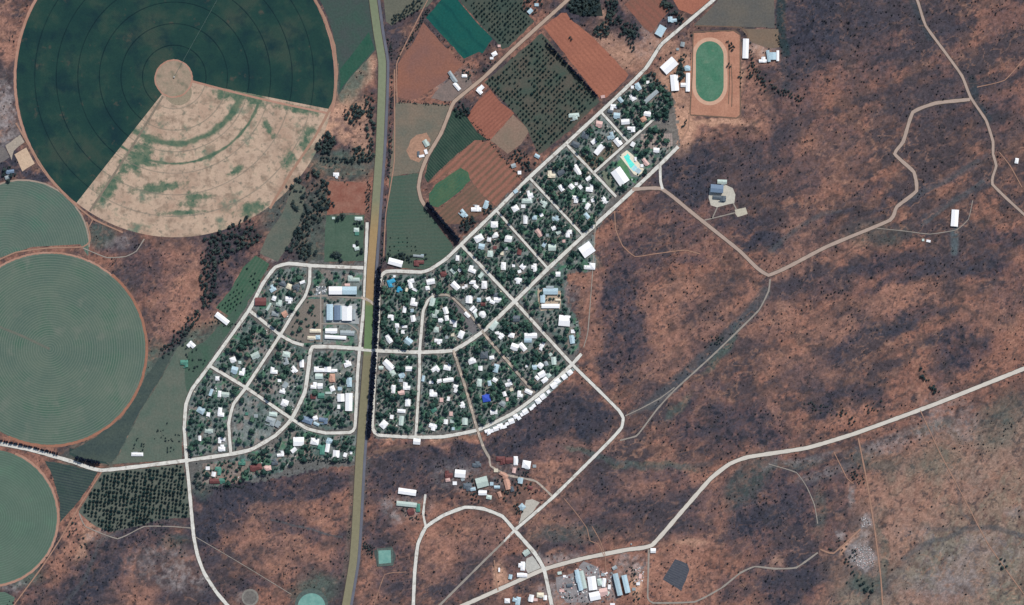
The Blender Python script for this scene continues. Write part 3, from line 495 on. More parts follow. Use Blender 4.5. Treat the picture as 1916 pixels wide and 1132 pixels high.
# town: yards, lawns, swept earth
tm = np.zeros(X.shape, np.float32)
TOWN = [[(705,505),(790,505),(862,450),(1000,320),(1130,200),(1215,138),(1262,180),(1270,270),(1160,372),(1100,450),(1114,505),(1064,512),(1058,560),(1088,610),(1078,690),(960,790),(890,812),(700,822)],
        [(345,866),(342,760),(390,680),(500,505),(540,488),(684,492),(676,866),(480,900),(350,915)]]
for poly in TOWN: C = mixc(C, lp((108, 110, 106)), inpoly(X + wx * .15 + (sp - .5) * 16, Y + wy * .15 + (sp2 - .5) * 16, poly) * .9)
for k, poly in BL.items():
    m = inpoly(X + (sp - .5) * 12, Y + (sp2 - .5) * 12, poly)
    tm[m] = 1
    for cc, lo, hi, seed, amt in (((112, 120, 116), -1, 0, 1, 1.), ((70, 90, 84), .44, .58, 50, .8), ((132, 118, 110), .58, .66, 55, .7), ((128, 128, 122), .58, .66, 60, .7), ((60, 110, 82), .62, .70, 44, .7)):
        q = sstep(lo, hi, fbm(X[m], Y[m], 14, 3, seed)) * amt if lo >= 0 else np.ones(m.sum(), np.float32)
        Cm = C[m]; C[m] = Cm * (1 - q[:, None]) + lp(cc) * q[:, None]
m = inpoly(X, Y, [(380,868),(470,862),(450,905),(380,905)]); C = mixc(C, lp((146,122,110)), m * .5)
# tone variation at small scale
con = fbm(X, Y, 24, 4, 36, .75)
C *= (0.58 + 0.24 * sm + .26 * sp + .24 * con)[..., None] * np.where(tm > 0, 1.22, .97)[..., None]
C[..., 2] *= (1.10 - .08 * con)
C *= (0.62 + 0.74 * fi)[..., None]
co = np.empty(X.shape + (3,), np.float32); co[..., 0] = (X - 958) * S; co[..., 1] = (566 - Y) * S; co[..., 2] = 0
ny, nx = X.shape; idx = np.arange(ny * nx).reshape(ny, nx)
quads = np.stack([idx[1:, :-1], idx[1:, 1:], idx[:-1, 1:], idx[:-1, :-1]], -1).reshape(-1, 4)
me = np_mesh('ground', co.reshape(-1, 3), quads)
at = me.color_attributes.new('soil', 'FLOAT_COLOR', 'POINT')
c4 = np.ones((ny * nx, 4), np.float32); c4[:, :3] = np.clip(C.reshape(-1, 3), 0.005, .85); at.data.foreach_set('color', c4.ravel())
B = NB('ground_soil'); a = B.n('ShaderNodeAttribute', attribute_name='soil')
k = B.ramp(B.noise(1 / 4.0, 5, 0.75), [(0.32, g(.62)), (0.68, g(1.22))])
c = B.mix(1.0, a.outputs['Color'], k, 'MULTIPLY')
v = B.n('ShaderNodeTexVoronoi'); v.inputs['Scale'].default_value = 1 / 9.0; B.l(B.pos(), v.inputs['Vector'])
q = B.math('MULTIPLY', B.ramp(v.outputs['Distance'], [(0.10, g(1)), (0.24, g(0))]), B.ramp(B.noise(1 / 60.0, 3), [(0.42, g(0)), (0.6, g(.65))]))
c = B.mix(q, c, P(66, 60, 62)); B.bump(B.noise(1 / 6.0, 6, 0.7), 0.5, 1.0)
me.materials.append(B.out(c))
og = bpy.data.objects.new('ground', me); col.objects.link(og); tag(og, 'reddish dry scrubland and town soil', kind='structure')

# ------------------------------------------------------------------ flat sheets
def sheet(name, pts, mat, z, label=None, wob=0.6):
    out = []
    n = len(pts)
    for i in range(n):
        a, b = pts[i], pts[(i + 1) % n]; L = math.hypot(b[0] - a[0], b[1] - a[1]); k = max(1, int(L / 9))
        for j in range(k):
            t = j / k; x = a[0] + (b[0] - a[0]) * t; y = a[1] + (b[1] - a[1]) * t
            out.append((x + random.uniform(-wob, wob) * (j > 0), y + random.uniform(-wob, wob) * (j > 0)))
    o = mesh_obj(name, [W(x, y, z) for x, y in out], [list(range(len(out)))[::-1]], mat)
    # outline was given either way round: face it up
    if o.data.polygons[0].normal.z < 0: o.data.flip_normals()
    return tag(o, label, kind='structure')
def arc(cx, cy, r, a0, a1, n=60, rr=None):
    return [(cx + r * math.cos(math.radians(a0 + (a1 - a0) * i / n)), cy + (rr or r) * math.sin(math.radians(a0 + (a1 - a0) * i / n))) for i in range(n + 1)]
def ringsheet(name, cx, cy, r0, r1, a0, a1, mat, z, label=None, n=120):
    v, f = [], []
    for i in range(n + 1):
        a = math.radians(a0 + (a1 - a0) * i / n); j = random.uniform(-.5, .5)
        v += [W(cx + (r0 + j) * math.cos(a), cy + (r0 + j) * math.sin(a), z), W(cx + (r1 + j) * math.cos(a), cy + (r1 + j) * math.sin(a), z)]
        if i: f.append((2 * i - 2, 2 * i, 2 * i + 1, 2 * i - 1))
    o = mesh_obj(name, v, f, mat)
    if o.data.polygons[0].normal.z < 0: o.data.flip_normals()
    return tag(o, label, kind='structure')
def smooth(pts, step=6):
    if len(pts) < 3: ps = pts
    else:
        ps = []
        for i in range(len(pts) - 1):
            p0 = pts[max(0, i - 1)]; p1 = pts[i]; p2 = pts[i + 1]; p3 = pts[min(len(pts) - 1, i + 2)]
            L = math.hypot(p2[0] - p1[0], p2[1] - p1[1]); k = max(2, int(L / step))
            for j in range(k):
                t = j / k
                # stays close to the straight segment, rounds only the corner
                q = lambda a: (0.5 * ((2 * p1[a]) + (-p0[a] + p2[a]) * t + (2 * p0[a] - 5 * p1[a] + 4 * p2[a] - p3[a]) * t * t + (-p0[a] + 3 * p1[a] - 3 * p2[a] + p3[a]) * t ** 3))
                s = lambda a: p1[a] + (p2[a] - p1[a]) * t
                ps.append((0.4 * q(0) + 0.6 * s(0), 0.4 * q(1) + 0.6 * s(1)))
        ps.append(pts[-1])
    return ps
def ribbon(name, pts, width, mat, z, label=None, jit=0.0):
    ps = smooth(pts); v, f = [], []
    for i, (x, y) in enumerate(ps):
        a = ps[max(0, i - 1)]; b = ps[min(len(ps) - 1, i + 1)]
        dx, dy = b[0] - a[0], b[1] - a[1]; L = math.hypot(dx, dy) or 1
        nx_, ny_ = -dy / L, dx / L; h = width / 2 * (1 + random.uniform(-jit, jit))
        v += [W(x + nx_ * h, y + ny_ * h, z), W(x - nx_ * h, y - ny_ * h, z)]
        if i: f.append((2 * i - 2, 2 * i, 2 * i + 1, 2 * i - 1))
    o = mesh_obj(name, v, f, mat)
    if sum(p.normal.z for p in o.data.polygons) < 0: o.data.flip_normals()
    return tag(o, label, kind='structure')

R45 = math.radians
GD = P(34, 62, 64)
m_piv1 = soil_mat('pivot_crop', P(30, 60, 60), P(46, 76, 66), 110, .16, patches=[(P(62, 76, 68), 110, .50, .68), (P(26, 52, 58), 60, .5, .7), (P(84, 80, 72), 34, .62, .74)], rings=[(326, 144, 40.3, 1.0, P(16, 38, 44), 1.0, .035), (326, 144, 2.7, 0, P(30, 56, 58), .35, .4)], grain=.22)
m_sand = soil_mat('stubble', P(182, 158, 140), P(202, 176, 154), 60, .16, patches=[(P(172, 144, 126), 70, .5, .7), (P(112, 124, 108), 60, .56, .66), (P(134, 126, 112), 14, .54, .68), (P(150, 130, 114), 26, .5, .66)], rings=[(326, 144, 40.3, 1.0, P(128, 122, 110), .8, .04)], grain=.22, bands=[(326, 138, 130, 8), (326, 140, 166, 4)],
  clumps=[(430,178,48,13,-14), (470,185,50,16,-14), (560,205,50,10,-12), (572,262,16,34,-28), (540,300,16,24,-35), (365,372,36,16,12), (340,398,52,6,3), (258,290,26,60,-38), (205,352,16,46,-40), (268,305,44,10,-12), (500,235,10,30,35), (440,320,20,8,30), (470,390,40,16,20), (300,350,60,12,10)])
m_strip = soil_mat('green_strip', P(74, 104, 88), P(112, 122, 102), 22, .16, patches=[(P(168, 146, 126), 16, .54, .66)], grain=.25)
m_piv2 = soil_mat('young_crop', P(82, 102, 93), P(96, 111, 99), 90, .16, patches=[(P(74, 102, 88), 60, .52, .7), (P(104, 114, 104), 50, .56, .72)], rings=[(93, 653, 4.6, 0, P(124, 134, 122), .55, .25)], grain=.16)
m_piv3 = soil_mat('young_crop_north', P(82, 103, 94), P(96, 111, 100), 80, .16, patches=[(P(76, 108, 94), 60, .52, .7)], rings=[(10, 476, 4.6, 0, P(122, 132, 124), .5, .25)], grain=.16)
m_piv4 = soil_mat('young_crop_south', P(82, 104, 92), P(92, 110, 98), 80, .16, patches=[(P(86, 112, 96), 60, .52, .7)], rings=[(-20, 968, 4.4, 0, P(112, 132, 120), .5, .25)], grain=.16)
m_track = soil_mat('pink_dirt', P(184, 146, 130), P(168, 126, 108), 40, .2, grain=.25)
m_rust = soil_mat('rust_dirt', P(166, 118, 98), P(148, 106, 90), 30, .2, grain=.25)
F = []
sheet('crop_field', [(326,147)] + arc(328, 147, 297, 128.5, 371.2, 140), m_piv1, .05, 'dark green part of the big irrigated circle', 0)
wl = [(326,147)] + arc(328, 147, 297, 11.2, 128.5, 90)
sheet('stubble_field', wl, m_sand, .06, 'pale harvested wedge of the big irrigated circle', 0)
ribbon('dirt_track', [(352,150),(420,168),(510,190),(615,212)], 4, m_track, .13)
ribbon('dirt_track', [(305,180),(250,270),(168,395)], 4, soil_mat('grey_dirt', P(128,118,106), P(142,130,116), 30), .13)
sheet('bare_circle', arc(325, 147, 35, 0, 360, 50), soil_mat('dry_grass', P(156,142,124), P(176,152,134), 24, patches=[(P(130,124,108),20,.5,.65)]), .14, 'small tan circle at the hub of the big field', 0)
sheet('bare_circle', arc(334, 172, 25, -20, 160, 30), soil_mat('dry_grass_b', P(146,136,118), P(160,146,126), 24), .15)
ringsheet('dirt_track', 328, 147, 297.5, 302.5, 128, 372, m_track, .14, 'dirt ring round the big irrigated circle', 200)
ringsheet('dirt_track', 325, 147, 33, 36, 0, 359, m_track, .16, None, 60)
sheet('crop_field', arc(93, 653, 180, 0, 360, 140)[:-1], m_piv2, .05, 'grey green irrigated circle with fine rings', 0)
ringsheet('dirt_track', 93, 653, 179, 184, -50, 115, m_rust, .14, 'rust dirt ring round the middle circle', 120)
ringsheet('dirt_track', 93, 653, 178.5, 182, 230, 312, m_track, .135, None, 120)
ribbon('dirt_track', [(-5,610),(40,628),(93,653)], 4.5, soil_mat('grey_crop', P(118,116,106), P(104,114,104), 20), .15)
sheet('crop_field', [(-60,462)] + arc(42, 462, 124, 180, 368, 110)[1:] + [(150,457),(60,462),(0,482),(-60,500)], m_piv3, .055, 'half circle crop in the west', 0)
m_track3 = soil_mat('grey_sand', P(168, 148, 136), P(150, 138, 124), 30, .2, grain=.2)
ringsheet('dirt_track', 42, 462, 123.5, 126.5, 200, 360, m_track3, .14, None, 80)
sheet('crop_field', arc(-20, 968, 127, -90, 90, 70) + [(-60,1095),(-60,841)], m_piv4, .05, 'irrigated circle in the southwest corner', 0)
ringsheet('dirt_track', -20, 968, 126.5, 131, -68, 88, m_track, .14, None, 80)
sheet('crop_field', [(-40,1105),(10,1108),(28,1118),(22,1145),(-40,1145)], m_piv4, .05)
f_ = [
 ('crop_field', [(797,33),(825,0),(828,-12),(852,-12),(858,2),(892,42),(922,73),(903,100),(896,97),(868,110)], ('teal_crop', P(26,88,84), P(36,92,84), 60, .15, (R45(-49), 46, P(20,70,72), .5, .04))),
 ('ploughed_field', [(792,42),(830,85),(866,121),(855,132),(832,152),(781,184),(760,186),(743,181),(744,120),(770,85)], ('brown_plough', P(136,100,92), P(150,104,88), 70, .16, None)),
 ('ploughed_field', [(1016,50),(1050,24),(1060,24),(1066,34),(1112,72),(1176,140),(1170,150),(1136,182),(1124,186)], ('rust_plough', P(158,104,88), P(176,116,96), 70, .18, (R45(-48), 12, P(140,92,78), .3, .2))),
 ('ploughed_field', [(875,214),(897,185),(917,167),(932,186),(962,212),(917,262),(893,245),(876,226)], ('rust_plough_b', P(150,98,84), P(164,108,92), 50, .18, (R45(42), 9, P(128,84,74), .4, .2))),
 ('fallow_field', [(917,263),(960,214),(990,245),(975,270),(950,288)], ('fallow', P(136,120,106), P(150,124,110), 50, .18, None)),
 ('orchard_floor', [(850,204),(868,212),(893,248),(912,262),(888,262),(842,300),(800,342),(794,330),(806,290),(830,250),(842,215)], ('dark_orchard', P(60,84,72), P(74,92,80), 30, .16, (R45(-48), 6.5, P(34,56,54), .6, .3))),
 ('ploughed_field', [(800,345),(842,302),(888,263),(917,266),(976,332),(928,386),(900,362),(880,335),(850,318)], ('striped_plough', P(160,110,96), P(148,104,90), 40, .18, (R45(44), 15, P(104,92,78), .6, .22))),
 ('crop_field', [(803,362),(815,345),(862,314),(876,322),(880,338),(858,360),(820,388),(803,384)], ('green_patch', P(62,104,84), P(84,112,86), 30, .16, (R45(40), 7, P(90,104,80), .4, .2))),
 ('ploughed_field', [(803,386),(822,390),(860,362),(882,340),(900,362),(926,388),(900,400),(868,418),(836,420),(815,404)], ('brown_stub', P(120,98,84), P(140,104,92), 30, .18, (R45(40), 11, P(98,90,78), .5, .25))),
 ('grass_field', [(741,192),(836,196),(846,200),(826,245),(800,285),(786,322),(729,330),(735,250)], ('grey_pasture', P(112,112,102), P(134,120,106), 60, .16, None)),
 ('grass_field', [(729,331),(784,324),(780,355),(786,378),(800,394),(848,462),(835,480),(806,500),(790,504),(740,500),(722,490),(724,400)], ('green_pasture', P(88,100,90), P(72,98,86), 70, .18, (R45(2), 9, P(98,106,92), .3, .2))),
 ('ploughed_field', [(614,338),(684,342),(683,400),(650,398),(612,402)], ('rust_square', P(140,92,80), P(156,114,100), 22, .16, None)),
 ('grass_field', [(610,404),(682,402),(680,488),(606,490)], ('lawn_park', P(88,108,94), P(76,100,86), 30, .18, None)),
 ('grass_field', [(592,-12),(691,-12),(700,60),(704,92),(660,140),(633,178),(634,120),(622,60),(604,10)], ('hay_field', P(76,84,84), P(66,90,82), 60, .16, None)),
 ('grass_field', [(716,-12),(820,-12),(800,12),(770,24),(733,48),(722,40)], ('grey_grass', P(112,112,100), P(102,104,94), 50, .18, None)),
 ('ploughed_field', [(1168,8),(1198,-12),(1228,-12),(1254,18),(1218,62),(1205,52)], ('rust_plough_c', P(148,98,86), P(134,96,84), 50, .18, (R45(-45), 16, P(116,92,82), .4, .15))),
 ('ploughed_field', [(1253,-12),(1340,-12),(1318,10),(1294,27),(1270,18)], ('rust_plough_d', P(176,116,96), P(162,106,90), 50, .18, None)),
 ('grass_field', [(1350,-12),(1448,-12),(1450,52),(1385,50),(1298,48),(1340,5)], ('grey_field', P(98,98,96), P(112,106,98), 60, .18, None)),
 ('grass_field', [(1388,55),(1456,54),(1460,88),(1440,90),(1408,80)], ('brown_field', P(134,114,98), P(120,108,96), 40, .18, None)),
 ('orchard_floor', [(862,-12),(984,-12),(975,15),(1000,40),(952,88),(940,92),(925,74),(890,36),(862,4)], ('orchard_soil', P(70,84,78), P(84,90,82), 40, .16, None)),
 ('orchard_floor', [(906,154),(1013,62),(1030,80),(1122,190),(1064,246),(1008,290),(986,240),(958,206),(917,164)], ('orchard_soil_b', P(72,88,80), P(98,92,84), 45, .16, None)),
 ('orchard_floor', [(191,884),(343,868),(352,920),(356,968),(300,972),(256,985),(205,996),(180,985),(147,958)], ('orchard_soil_c', P(92,102,94), P(108,112,104), 40, .16, None)),
 ('orchard_floor', [(84,862),(130,870),(183,884),(150,935),(112,978),(112,940),(100,895)], ('orchard_soil_d', P(66,84,78), P(78,90,86), 30, .16, (R45(-12), 7, P(50,64,70), .6, .25))),
 ('orchard_floor', [(478,478),(504,494),(478,545),(438,596),(404,576),(430,545),(455,500)], ('orchard_soil_e', P(74,104,86), P(88,108,92), 30, .16, (R45(56), 9, P(58,96,76), .5, .25))),
 ('scrub_field', [(985,233),(985,233)] and [(130,838),(190,858),(205,870),(150,858),(130,850)], ('dark_grass', P(52,68,70), P(60,80,74), 30, .16, None)),
 ('sports_ground', [(1298,62),(1372,58),(1384,66),(1385,214),(1376,221),(1291,214),(1292,120)], ('rust_sports', P(192,142,120), P(176,126,106), 36, .18, None)),
 ('sand_pad', [(10,272),(38,252),(46,266),(26,282),(22,300)], ('pad_sand', P(168,158,146), P(178,164,150), 20, .18, None)),
 ('sand_pad', [(27,289),(49,276),(65,306),(42,321)], ('pad_sand_b', P(214,188,162), P(204,176,152), 20, .18, None)),
 ('reservoir_bank', [(-12,284),(0,272),(10,278),(18,294),(-12,312)], ('grey_bank', P(112,108,108), P(124,118,116), 20, .18, None)),
 ('gravel_yard', [(1199,251),(1257,249),(1259,274),(1232,279),(1199,278)], ('graves', P(172,156,148), P(150,136,132), 16, .16, [(0, 7, P(120,110,108), .5, .2), (R45(90), 6, P(190,178,172), .5, .2)])),
 ('gravel_yard', [(1327,352),(1356,345),(1371,352),(1376,364),(1374,380),(1356,384),(1342,388),(1330,384),(1326,370)], ('pale_yard', P(206,202,190), P(196,190,178), 20, .18, None)),
 ('gravel_yard', [(1375,392),(1395,388),(1399,400),(1380,406),(1376,400)], ('pale_yard_b', P(202,194,176), P(192,184,168), 20, .18, None)),
 ('gravel_yard', [(1263,1046),(1286,1055),(1290,1066),(1275,1106),(1240,1084),(1256,1058)], ('slate_yard', P(84,88,98), P(96,98,106), 12, .16, (R45(-25), 6, P(66,70,82), .5, .3))),
 ('gravel_yard', [(1040,1080),(1072,1072),(1092,1050),(1120,1062),(1124,1100),(1108,1128),(1060,1128),(1042,1106)], ('yard_gravel', P(158,154,156), P(138,132,134), 16, .16, None)),
 ('gravel_yard', [(1006,568),(1006,540),(1022,538),(1050,545),(1048,578),(1012,582)], ('court_paving', P(196,178,158), P(186,168,150), 20, .18, None)),
 ('gravel_yard', [(610,568),(668,568),(672,606),(608,603)], ('shop_paving', P(178,182,184), P(160,166,168), 16, .18, None)),
 ('gravel_yard', [(984,936),(996,934),(1010,940),(985,975),(968,988)], ('post_paving', P(198,192,182), P(188,182,172), 20, .18, None)),
 ('gravel_yard', [(985,1045),(996,1040),(1012,1062),(990,1076),(983,1064)], ('shop_paving_b', P(202,200,194), P(188,186,180), 20, .18, None)),
 ('gravel_yard', [(573,560),(606,560),(604,640),(572,642),(545,632),(532,622)], ('empty_lot', P(124,118,112), P(136,126,118), 30, .18, None)),
 ('gravel_yard', [(592,538),(610,538),(608,556),(588,556)], ('scrap_yard', P(150,156,160), P(110,114,118), 8, .1, None)),
 ('verge', [(838,557),(848,560),(880,594),(900,617),(885,625),(862,606),(845,578)], ('grey_reserve', P(112,112,116), P(124,120,122), 20, .18, None)),
 ('verge', [(1072,292),(1110,322),(1160,275),(1146,264),(1122,290)], ('dry_lot', P(126,116,102), P(112,106,96), 20, .18, None)),
 ('lawn', [(1124,322),(1134,318),(1152,348),(1150,362),(1138,350)], ('bowling_green', P(134,140,124), P(112,120,106), 20, .18, None)),
 ('verge', [(914,808),(1018,746),(1076,692),(1072,688),(1012,735),(905,803)], ('row_yard', P(150,164,162), P(138,150,150), 12, .18, None)),
 ('pond_bank', [(700,1030),(733,1022),(741,1040),(735,1058),(705,1060)], ('bank_soil', P(74,86,86), P(84,92,90), 12, .18, None)),
 ('sand_patch', [(768,262),(780,252),(798,248),(806,262),(796,290),(784,304),(768,298),(760,282)], ('pasture_sand', P(186,146,124), P(160,128,110), 14, .18, None)),
 ('gravel_yard', [(840,150),(862,140),(880,146),(884,160),(866,184),(838,190),(806,184),(822,164)], ('farm_yard', P(142,124,118), P(122,112,108), 14, .18, None)),
 ('grass_field', [(284,690),(300,668),(330,650),(300,708),(262,768),(222,850),(208,866),(150,856),(130,846),(172,822),(225,785),(255,742),(272,705)], ('dusk_grass', P(66,80,80), P(80,92,86), 40, .16, None)),
 ('grass_field', [(332,650),(352,638),(388,652),(400,664),(372,700),(348,742),(342,800),(340,860),(280,864),(210,868),(224,850),(264,768),(302,708)], ('western_pasture', P(92,108,98), P(108,114,104), 44, .16, None)),
 ('grass_field', [(382,640),(470,545),(462,572),(388,680),(350,735),(345,700),(352,660),(372,644)], ('western_lawn', P(70,100,84), P(86,100,92), 44, .18, None)),
 ('grass_field', [(552,338),(572,352),(566,400),(548,446),(520,490),(486,474),(500,440),(528,400)], ('grove_pasture', P(92,104,96), P(112,112,102), 40, .18, None)),
 ('crop_field', [(690,60),(700,92),(662,136),(636,170),(636,130),(660,100)], ('green_corner', P(44,88,74), P(60,94,80), 30, .18, None)),
 ('wood_floor', [(1063,0),(1120,-12),(1128,30),(1088,30),(1066,24)], ('wood_floor', P(44,54,56), P(54,62,60), 20, .18, None)),
 ('lawn', [(434,860),(434,860)] and [(1168,292),(1180,330),(1192,345),(1176,335),(1152,306)], ('pool_lawn', P(84,138,96), P(104,138,110), 20, .18, None)),
]
for i, (nm, pts, a) in enumerate(f_):
    sheet(nm, pts, soil_mat(a[0], a[1], a[2], a[3], a[4], rows=a[5]), .08 + .004 * i, None, .9)
sheet('sports_field', arc(1328, 105, 26, 180, 360, 24, 28) + arc(1328, 160, 26, 0, 180, 24, 30), soil_mat('oval_grass', P(72,124,100), P(98,136,114), 30, .18, patches=[(P(116,142,120),26,.6,.75)]), .30, 'green grass oval of the sports ground', 0)
m_out0 = None
m_out = soil_mat('verge_dark', P(84,76,72), P(96,86,80), 20)
m_pale = soil_mat('pale_running_track', P(206,168,146), P(196,156,134), 14, .18, grain=.15); m_edge = soil_mat('dry_edge', P(112,96,84), P(128,104,90), 12)
sheet('running_track', arc(1328, 104, 33, 180, 360, 24, 34) + arc(1328, 161, 33, 0, 180, 24, 36), m_pale, .275, 'pale dirt running track round the green oval')
for q in ([(1297,61),(1295,140),(1291,214)],[(1291,215),(1340,218),(1377,221)],[(1377,221),(1385,215),(1385,140),(1385,66),(1375,58)],[(1375,57),(1340,58),(1297,60)]): ribbon('ground_edge', q, 2.2, m_edge, .29 + .002 * len(q) + .001 * q[0][0] / 100)
for q in ([(1363,75),(1365,140),(1363,195)],[(1368,120),(1370,160),(1369,200)]): ribbon('foot_track', q, 1.6, m_edge, .312, None, .2)
ribbon('ground_edge', [(1300,48),(1385,51),(1398,62),(1399,100)], 2.2, m_edge, .316)

MR = {'road': soil_mat('street_gravel', P(220,218,212), P(204,202,195), 26, .2, patches=[(P(172,166,158), 14, .54, .68), (P(236,232,224), 9, .56, .7)], grain=.14),
 'road2': soil_mat('street_earth', P(170,160,150), P(156,148,138), 26, .2, patches=[(P(204,186,172), 14, .5, .6)], grain=.18),
 'road3': soil_mat('farm_road_earth', P(178,158,146), P(164,146,136), 26, .2, grain=.14),
 'road4': soil_mat('highway_surface', P(210,203,193), P(196,189,180), 26, .2, grain=.10),
 'road5': soil_mat('farm_road_sand', P(180,158,142), P(168,146,132), 26, .2, grain=.14),
 'track': soil_mat('track_sand', P(170,134,116), P(156,124,108), 20, .2, grain=.2),
 'track2': soil_mat('track_grey', P(160,152,144), P(146,138,130), 20, .2, grain=.2)}
for i, (nm, wd, mk, bd, pts) in enumerate(ROADS):
    if bd: ribbon('road_verge', pts, wd + 1.8, m_out, .32 + .003 * i)
    ribbon(nm, pts, wd - .3, MR[mk], .52 + .004 * i, None, .10 if bd else .22)
ribbon('farm_road', [(800,391),(829,425),(858,458)], 6.5, soil_mat('painted_shade_earth', P(92,78,82), P(84,72,78), 20), .80)  # windbreak's shadow over the farm road, painted in as a darker strip
# the surfaced main road with its wide painted reserve
ribbon('road_verge', HW, 16.5, m_out, .83)
B = NB('reserve_surface'); sx = B.n('ShaderNodeSeparateXYZ'); B.l(B.pos(), sx.inputs[0])
t = B.math('DIVIDE', B.math('SUBTRACT', B.math('MULTIPLY', sx.outputs[1], -1 / S), -566), 1132.0)
t = B.math('ADD', t, B.math('MULTIPLY', B.math('SUBTRACT', B.noise(1 / 30.0), .5), .02))
c = B.ramp(t, [(0.0, P(118,126,102)), (.12, P(126,134,110)), (.33, P(126,128,106)), (.38, P(158,134,98)), (.49, P(160,132,98)), (.505, P(100,124,88)), (.575, P(106,128,92)), (.59, P(126,121,98)), (1.0, P(132,127,104))])
c = B.mix(1.0, c, B.ramp(B.noise(1 / 9.0, 5, .7), [(.3, g(.86)), (.7, g(1.04))]), 'MULTIPLY')
ribbon('road', HW, 14.2, B.out(c), .86, 'wide olive main road crossing the whole town from north to south')
ribbon('road', RD, 5.0, soil_mat('old_asphalt', P(110,112,124), P(98,100,110), 20, .2, grain=.15), .89, 'narrow grey asphalt lane along the main road')
ribbon('street', [(664,653),(706,657)], 5, MR['road'], .92)
ribbon('street', [(676,556),(692,563),(700,570)], 5, MR['road2'], .925)

# ------------------------------------------------------------------ buildings
def rot2(x, y, a): return x * math.cos(a) - y * math.sin(a), x * math.sin(a) + y * math.cos(a)
def box(v, f, x0, y0, z0, x1, y1, z1):
    b = len(v); v += [(x0,y0,z0),(x1,y0,z0),(x1,y1,z0),(x0,y1,z0),(x0,y0,z1),(x1,y0,z1),(x1,y1,z1),(x0,y1,z1)]
    f += [(b,b+3,b+2,b+1),(b+4,b+5,b+6,b+7),(b,b+1,b+5,b+4),(b+1,b+2,b+6,b+5),(b+2,b+3,b+7,b+6),(b+3,b,b+4,b+7)]
def roofsolid(v, f, cx, cy, L, Wd, z, h, hip, along=True, th=.25):
    """pitched roof block: eaves slab, ridge along x (or y)"""
    b = len(v); l, w_ = L / 2, Wd / 2; ins = min(w_, l * .95) if hip else 0.0
    P_ = [(-l,-w_,z),(l,-w_,z),(l,w_,z),(-l,w_,z),(-l,-w_,z+th),(l,-w_,z+th),(l,w_,z+th),(-l,w_,z+th),(-l+ins,0,z+th+h),(l-ins,0,z+th+h)]
    for p in P_:
        x, y = (p[0], p[1]) if along else (-p[1], p[0])
        v.append((cx + x, cy + y, p[2]))
    f += [(b,b+3,b+2,b+1),(b,b+1,b+5,b+4),(b+1,b+2,b+6,b+5),(b+2,b+3,b+7,b+6),(b+3,b,b+4,b+7),(b+4,b+5,b+9,b+8),(b+6,b+7,b+8,b+9),(b+5,b+6,b+9),(b+7,b+4,b+8)]
COLW = dict(w='white', c='cream', b='pale blue', g='grey', s='slate grey', r='red brown', o='terracotta', p='pinkish', t='green', k='silvery', u='deep blue', n='sky blue', d='steel blue')
def cen(poly): return (sum(p[0] for p in poly) / len(poly), sum(p[1] for p in poly) / len(poly))
MARKS = {  # landmark -> (x, y) used for buildings standing outside the blocks
 'the sports oval': (1328,133), 'the north orchard': (1000,170), 'the main diagonal street': (905,392), 'the western pivot circles': (250,760), 'the dark square orchard': (300,925),
 'the post office junction': (965,990), 'the south industrial yard': (1090,1090), 'the eastern crossroads track': (1786,408), 'the hilltop depot': (1346,371), 'the row house curve': (950,845),
 'the curving south road': (790,950), 'the northern farm road': (870,150), 'the olive main road': (700,480), 'the far left edge': (10,320), 'the northeast tracks': (1900,300), 'the west loop road': (380,640), 'the slate coloured compound': (1240,1050)}
def place_of(x, y):
    for k, p in BL.items():
        if inp(x, y, p): return 'in the ' + k
    k = min(MARKS, key=lambda q: (MARKS[q][0] - x) ** 2 + (MARKS[q][1] - y) ** 2)
    return 'near ' + k
ORD = ['', 'second ', 'third ', 'fourth ', 'fifth ', 'sixth ', 'seventh ', 'eighth ', 'ninth ', 'tenth ', 'eleventh ', 'twelfth ', 'thirteenth ', 'fourteenth ', 'fifteenth ', 'sixteenth ', 'seventeenth ', 'eighteenth ', 'nineteenth ', 'twentieth ']
def sizeword(w_, h_):
    if w_ * h_ > 330: return 'big'
    if w_ / max(1, h_) > 2.0 and w_ > 11: return 'long'
    return 'small' if w_ * h_ <= 56 else ('roomy' if w_ * h_ > 125 else 'mid-sized')
def kindof(w_, h_, c_):
    a_ = w_ * h_
    if a_ <= 40: return 'garden_shed', 'shed'
    if a_ > 330 or (w_ > 26): return 'hall_building', 'large building'
    return 'house', 'house'
info = []
for rec in HOUSES:
    x, y, w_, h_, a_, c_ = rec
    nm, ct = kindof(w_, h_, c_); info.append((sizeword(w_, h_), COLW[c_], ct, place_of(x, y)))
from collections import defaultdict
grp = defaultdict(list)
for i, t_ in enumerate(info): grp[t_].append(i)
blocked = np.zeros((1400, 2100), bool)      # 1 unit cells, offset 50
def stamp(x, y, r):
    x0, x1, y0, y1 = int(x - r) + 50, int(x + r) + 52, int(y - r) + 50, int(y + r) + 52
    if x1 < 0 or y1 < 0 or x0 > 2099 or y0 > 1399: return
    x0, y0 = max(0, x0), max(0, y0)
    yy, xx = np.mgrid[y0:min(y1, 1400), x0:min(x1, 2100)]
    blocked[y0:min(y1, 1400), x0:min(x1, 2100)] |= (xx - 50 - x) ** 2 + (yy - 50 - y) ** 2 <= r * r
def stamp_line(pts, r):
    for (ax, ay), (bx, by) in zip(pts[:-1], pts[1:]):
        n = max(1, int(math.hypot(bx - ax, by - ay) / 2))
        for k in range(n + 1): stamp(ax + (bx - ax) * k / n, ay + (by - ay) * k / n, r)
